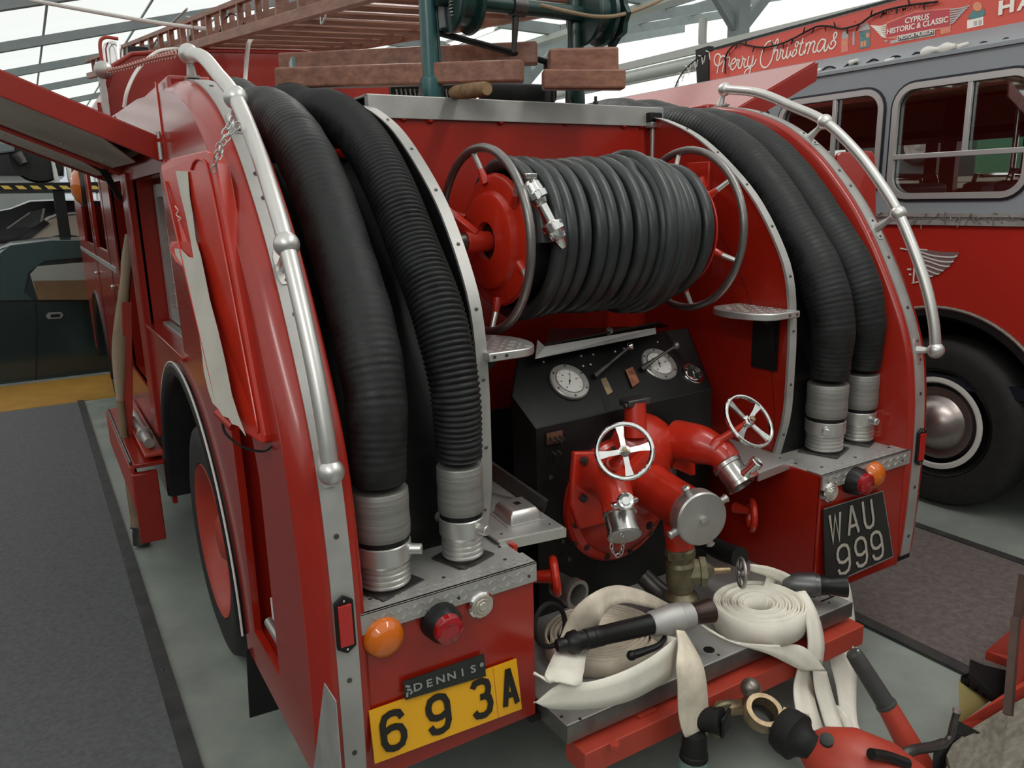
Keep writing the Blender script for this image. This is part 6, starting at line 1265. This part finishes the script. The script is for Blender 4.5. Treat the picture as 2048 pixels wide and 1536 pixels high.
for nm, q, m_, h in (('printed_house', rq_(120, 410, 195, 560), bpk, .0012), ('printed_roof', [(125, 410), (140, 330), (190, 320), (200, 395)], bgr, .002), ('printed_window', rq_(132, 440, 185, 490), bor, .002),
     ('printed_house', rq_(312, 340, 425, 520), bteal, .0012), ('printed_roof', [(300, 335), (340, 262), (400, 235), (430, 310)], bgr, .002), ('printed_window', rq_(325, 440, 352, 500), bor, .002), ('printed_window', rq_(360, 432, 385, 492), bor, .002), ('printed_window', rq_(385, 352, 420, 400), bor, .002),
     ('printed_tree', rq_(240, 340, 262, 480), bgr, .0012), ('printed_house', rq_(1170, 310, 1275, 365), bor, .0012), ('printed_window', rq_(1195, 320, 1225, 345), bpk, .002), ('printed_window', rq_(1235, 310, 1262, 335), bpk, .002),
     ('printed_house', rq_(1450, 215, 1620, 305), bwh, .0012), ('printed_bush', [(1455, 190), (1510, 110), (1560, 130), (1630, 90), (1640, 150), (1600, 180), (1520, 200)], bteal, .002), ('printed_window', rq_(1520, 225, 1555, 275), bgr, .002), ('printed_window', rq_(1570, 215, 1605, 265), bgr, .002),
     ('printed_house', rq_(1620, 60, 1700, 60, -.24), bpk, .001), ('printed_house', rq_(640, 430, 715, 465), bgr, .0012), ('printed_roof', [(570, 425), (590, 448), (625, 425)], bgr, .0012), ('printed_bauble', [(1560 + 48 * math.cos(a), 70 + 50 * math.sin(a)) for a in [i * math.pi / 8 for i in range(16)]], bor, .0018)):
    if nm == 'printed_house' and m_ is bpk and h == .001: continue
    flatpoly(q, m_, nm, h)
sd_m = MB(); rnd = random.Random(5)
for k in range(110):
    x = rnd.uniform(-560, 2050); y0 = 212 - .272 * x * .97; y = y0 + rnd.uniform(40, 300)
    p = N_(*C_(x, y), .001)
    if p.z < lerp(bl.z, br_.z, (bl.y - p.y) / (bl.y - br_.y)) + .01: continue
    sd_m.lathe([(0, .0035), (.001, .0035)], p, (-1, 0, 0), 6)
obj('snow_dots', sd_m, bpk, bsheet)
# garland of small lights on the banner and a wire mesh rack on the roof
gar = MB()
gp_ = [N_(1455, 148, .02), N_(1456, 115, .02), N_(1463, 100, .02), N_(1480, 87, .02), N_(1500, 91, .02), N_(1530, 95, .02), N_(1560, 90, .02), N_(1590, 78, .02), N_(1620, 62, .02), N_(1640, 53, .02), N_(1665, 53, .02), N_(1685, 58, .02), N_(1700, 56, .02), N_(1725, 48, .02), N_(1745, 34, .02), N_(1780, 20, .02), N_(1830, 10, .02), N_(1880, 4, .02)]
gl = tag(obj('light_garland', MB().tube(spline(gp_, 90), .0055, 6), black), 'dark cable of small lights draped over the Christmas banner', 'garland')
for k, q in enumerate(spline(gp_, 22)[1:-1]): obj('bulb', MB().cyl(q, q + Vector((-.004, .01 * (-1) ** k, -.032 if k % 3 else .03)), .0048, .0035, 8), black, gl)
rk = MB(); y = .25
XK = XN + .03
rack = thing('roof_rack', 'black wire mesh rack along the coach roof edge, below the banner', 'rack', (XK, 1.4, zt_ + .01))
while y < 2.6: rk.cyl((XK, y, zt_ + .10), (XK, y, zt_ + .24), .0022, seg=5); y += .035
for k in range(5): rk.cyl((XK, .25, zt_ + .10 + .032 * k), (XK, 2.6, zt_ + .10 + .032 * k), .0022, seg=5)
o = obj('rack_mesh', rk, black, rack, smooth=False)
obj('rack_rail', MB().cyl((XK, .2, zt_ + .115), (XK, 2.6, zt_ + .115), .008), alu, rack)
lp = [P(1580 + 12 * k, 150 - 1.9 * k + 5 * math.sin(k * 1.7), X=XB + .02) for k in range(42)]
ls = MB().tube(spline(lp, 160), .005, 6)
lg_ = tag(obj('string_light', ls, matt), 'tangled black cable of white icicle lights lying on the coach roof edge', 'garland')
for k in range(6): q = lp[4 + k * 6]; obj('white_connector', MB().cyl(q, q + Vector((0, -.05, .008)), .014, .010, 10), white, lg_)
q0 = P(1845, 108, X=XB + .01); q1 = P(1912, 92, X=XB + .01)
tag(obj('white_bundle', MB().tube(spline([q0, q0.lerp(q1, .3) + Vector((0, 0, .006)), q0.lerp(q1, .7), q1], 12), lambda i: .020 + .008 * math.sin(i), 12), white), 'white wrapped bundle lying on the coach roof edge under the banner', 'bundle')
ic = MB(); icp = [P(1350, 175, X=2.5), P(1362, 150, X=2.5), P(1385, 125, X=2.5), P(1405, 112, X=2.5), P(1418, 104, X=2.5)]
icl = tag(obj('icicle_light', MB().tube(spline(icp, 30), .005, 6), matt), 'hanging end of white icicle lights left of the banner', 'garland')
for k, q in enumerate(spline(icp, 12)): obj('icicle', MB().cyl(q, q + Vector((0, .012 * (-1) ** k, -.05)), .003, seg=6).cyl(q, q + Vector((0, -.03 * (-1) ** k, .012)), .003, seg=6), white, icl)
# things beyond the bus, seen through its windows
gv = thing('green_vehicle', 'bright green vehicle beyond the coach, seen through its windows', 'vehicle', (6.9, 4.0, FZ))
grn = mat('bright_green_paint', (.06, .26, .15), .35); 
GX = 6.2
def gx(u, v): p = P(u, v, X=GX); return p.y, p.z
(ya, za), (yb, zb2) = gx(1945, 228), gx(2000, 400)
obj('cargo_body', MB().bb((GX + .1, yb - .3, .3), (GX + 1.4, ya, za)), grn, gv, bevel=.03)
(y0, z0), (y1, z1) = gx(1905, 352), gx(2048, 386)
for k in range(3): obj('side_board', MB().bb((GX, y1 - .6, lerp(z1, z0, k / 3)), (GX + .04, y0 + 1.6, lerp(z1, z0, k / 3) + .05)), cream, gv)
obj('cab', MB().bb((GX + .1, ya + .25, .2), (GX + 1.3, ya + 1.3, za - .1)), mat('teal_grey_cab', (.10, .15, .15), .4), gv, bevel=.08)
sy, sz = gx(1832, 290); wheel('spare_wheel', GX, sy, sz, .20, -1, white, gv)
for y in (y1, ya + 1.6): wheel('road_wheel', GX + .05, y, -.42, .35, -1, white, gv)
(fy, fz), (fy2, fz2) = gx(1812, 237), gx(1841, 254)
obj('yellow_flag', MB().bb((GX - .3, fy2, fz2), (GX - .29, fy, fz)), mat('flag_yellow', (.8, .55, .03), .5), gv); obj('flag_pole', MB().cyl((GX - .295, fy, .3), (GX - .295, fy, fz), .01), white, gv)
obj('lower_body', MB().bb((GX + .08, yb - .3, .0), (GX + 1.35, ya + 1.3, .28)), grn, gv, bevel=.03)
obj('under_body', MB().bb((GX + .15, yb - .3, -.45), (GX + 1.3, ya + 2, .0)), black, gv)

# ================================================================== CARS AT THE LEFT
carg = mat('dark_green_car_paint', (.008, .022, .022), .15, 0, .1, 3, coat=.6)
cargh = mat('dark_green_car_sheen', (.030, .065, .065), .22, 0, .1, 3, coat=.5)  # same car green, paled so the reflected light sits in the colour
crm = mat('cream_car_paint', (.62, .52, .42), .3, 0, .05, 3, coat=.4)
dk = mat('black_car_paint', (.006, .007, .009), .15, coat=.5)
def car(nm, label, Y0, Y1, prof, m, loc_z=FZ):
    p = [P(u, v, Y=Y0) for u, v in prof]; c = sum(p, Vector()) / len(p); t = thing(nm, label, 'car', (c.x, (Y0 + Y1) / 2, loc_z))
    k = []
    for y, sc in ((Y0 + .10, .0), (Y0 + .02, .9), (Y0, 1), (Y0, 1)): pass
    def row(y, ins):
        return [Vector((c.x + (q.x - c.x) * (1 - ins * .3), y, q.z - max(0, (q.z - c.z)) * ins)) for q in p]
    rows = [row(Y0 + .0, .06), row(Y0 + .05, .02), row(Y0 + .25, 0), row((Y0 + Y1) / 2, -.02), row(Y1 - .25, 0), row(Y1, .06)]
    b = MB().loft(rows, closed=True); n = len(p); b.f.append(tuple(range(n))); b.f.append(tuple(range(5 * n, 6 * n))); obj('body', b, m, t, ang=50); return t
gc = car('green_coupe', 'dark green coupe parked past the ochre floor band', 7.55, 9.2, [(-330, 640), (-300, 600), (-120, 580), (-60, 520), (20, 492), (100, 482), (200, 482), (300, 490), (370, 560), (420, 600), (600, 620), (640, 660), (640, 770), (500, 765), (-100, 800), (-330, 800)], carg)
def G_(u, v, h=0, Y=7.55): p = P(u, v, Y=Y); p.y -= h; return p
obj('roof_top', MB().prism([G_(0, 505), G_(20, 490), (G_(100, 480)), G_(200, 480), G_(300, 488), G_(330, 520), G_(200, 512), G_(90, 522), G_(58, 545), G_(50, 585), G_(70, 600), G_(0, 602)], (0, -.015, 0)), cargh, gc, smooth=False, bevel=.01, label='dark green hard top, painted lighter for its reflection')
wo = [G_(60, 548, .02), (G_(75, 532, .02)), G_(180, 523, .02), G_(300, 530, .02), G_(300, 598, .02), G_(76, 599, .02)]
obj('side_window', MB().prism(wo, (0, -.01, 0)), mat('painted_reflection_pane', (.34, .38, .35), .12, .1), gc, smooth=False, label='side window with pale reflected light painted in')  # opaque pane; the pale reflection is its base colour
obj('window_lower_trim', MB().prism([G_(66, 561, .035), G_(300, 558, .035), G_(300, 598, .035), G_(76, 599, .035)], (0, -.006, 0)), mat('tan_interior_trim', (.16, .10, .05), .4, 0, .2, 5), gc, smooth=False)
obj('window_mirror', MB().lathe([(0, .07), (.02, .07)], G_(184, 537, .05), (.3, -1, 0), 20), alu, gc)
dhn = obj('door_handle', MB().prism([G_(u, v, .03) for u, v in ((96, 624), (122, 623), (127, 629), (122, 636), (96, 637), (91, 631))], (0, -.012, 0)), chrome, gc, smooth=False)
obj('handle_grip', MB().prism([G_(u, v, .045) for u, v in ((101, 628), (120, 627), (120, 633), (101, 634))], (0, -.006, 0)), black, dhn, smooth=False)
obj('belt_line', MB().beam(G_(-100, 603, .01), G_(330, 600, .01), .01, .012), black, gc, smooth=False); obj('door_shut_line', MB().beam(G_(70, 605, .012), G_(74, 640, .012), .008, .012, up=(0, 1, 0)).beam(G_(74, 640, .012), G_(72, 760, .012), .008, .012, up=(0, 1, 0)), black, gc, smooth=False)
def cwheel(u, v, Y, R, t):
    p = P(u, v, Y=Y); x, z = p.x, FZ + R + .001
    w = obj('wheel', MB().lathe([(-.17, R * .6), (-.17, R * .95), (-.12, R), (-.03, R), (0, R * .92), (0, R * .64)], (x, Y, z), (0, -1, 0), 32), tyre, t, ang=40)
    obj('wheel_disc', MB().lathe([(-.02, R * .62), (-.01, R * .55), (-.04, R * .5), (-.03, R * .15), (0, R * .12), (.0, .004)], (x, Y, z), (0, -1, 0), 24), alu, w)
cwheel(-20, 700, 7.57, .30, gc); cwheel(520, 700, 7.57, .30, gc)
cc_ = car('cream_car', 'cream car with sloping rear window behind the green coupe', 10.0, 11.6, [(-200, 560), (-200, 500), (0, 497), (40, 487), (98, 436), (115, 430), (165, 425), (280, 425), (350, 470), (480, 500), (500, 620), (-200, 640)], crm)
obj('rear_window', MB().prism([P(u, v, Y=9.98) for u, v in ((20, 493), (88, 439), (99, 447), (38, 494))], (0, -.02, 0)), dk, cc_, smooth=False)
obj('oval_window', MB().prism([P(132 + 33 * math.cos(a), 477 + 7.5 * math.sin(a), Y=9.97) for a in [i * math.pi / 10 for i in range(20)]], (0, -.02, 0)), cargh, cc_, smooth=False)
cwheel(-100, 700, 10.02, .32, cc_); cwheel(430, 700, 10.02, .32, cc_)
dc_ = car('black_car', 'black car with chrome window line below the hazard striped platform', 12.4, 14.0, [(-250, 470), (-250, 430), (0, 420), (20, 416), (60, 400), (120, 398), (260, 400), (330, 440), (420, 460), (420, 560), (-250, 570)], dk)
obj('side_glass', MB().prism([P(u, v, Y=12.38) for u, v in ((16, 455), (60, 424), (84, 418), (80, 448), (60, 455))], (0, -.02, 0)), mat('smoked_glass', (.05, .06, .06), .1), dc_, smooth=False)
obj('chrome_pillar', MB().beam(P(88, 417, Y=12.36), P(82, 446, Y=12.36), .03, .02, up=(0, 1, 0)).beam(P(14, 457, Y=12.36), P(60, 425, Y=12.36), .02, .02), alu, dc_, smooth=False)
cwheel(-150, 700, 12.42, .33, dc_); cwheel(300, 700, 12.42, .33, dc_)
# raised platform with hazard tape and a dark car on it
YP = 9.5
pf0, pf1 = P(-260, 374, Y=YP), P(300, 374, Y=YP); zp = (P(0, 366, Y=YP).z); zq = P(0, 381, Y=YP).z
lift = thing('car_lift', 'raised steel platform edged with yellow and black hazard tape', 'lift', ((pf0.x + pf1.x) / 2, YP + 1, FZ))
obj('deck', MB().bb((pf0.x, YP, zq), (pf1.x, YP + 2.2, zp)), black, lift, smooth=False)
for k in range(18):
    u = -205 + 29.3 * k
    obj('hazard_stripe', MB().prism([P(a, b, Y=YP - .004) for a, b in ((u, 371), (u + 16, 371.5), (u + 26, 378.5), (u + 9, 378.5))], (0, -.003, 0)), mat('hazard_yellow', (.72, .50, .10), .5) if k == 0 else MATS['hazard_yellow'], lift, smooth=False)
for x in (pf0.x + .1, P(120, 400, Y=YP).x, pf1.x - .1):
    for y in ((YP + .1, YP + 2.0) if abs(x - (pf0.x + pf1.x) / 2) > 1.2 else (YP + .1,)): obj('lift_post', MB().bb((x - .06, y - .06, FZ), (x + .06, y + .06, zq)), black, lift, smooth=False)
ucar = car('black_classic_car', 'dark classic car with chrome bumper parked up on the raised platform', YP + .15, YP + 1.8, [(-240, 352), (-240, 300), (-100, 290), (0, 288), (20, 280), (60, 250), (130, 245), (130, 352)], dk, zp)
obj('grey_wing', MB().prism([P(u, v, Y=YP + .10) for u, v in ((-60, 285), (0, 284), (28, 288), (30, 304), (0, 308), (-60, 308))], (0, -.06, 0)), mat('blue_grey_paint', (.16, .20, .21), .3), ucar, smooth=False, bevel=.02)
for u in (104, 132): obj('chrome_trim', MB().cyl(P(u, 316, Y=YP + .08), P(u + 10, 364, Y=YP + .08), .02, .03), alur, ucar)
obj('chrome_cup', MB().cyl(P(34, 308, Y=YP + .06), P(48, 328, Y=YP + .04), .07, .05), steel, ucar)
for u in (-150, 80):
    p = P(u, 350, Y=YP + .13); obj('wheel', MB().lathe([(-.15, .28), (-.12, .30), (0, .28), (.01, .15), (.0, .01)], (p.x, YP + .13, zp + .30), (0, -1, 0), 24), tyre, ucar)
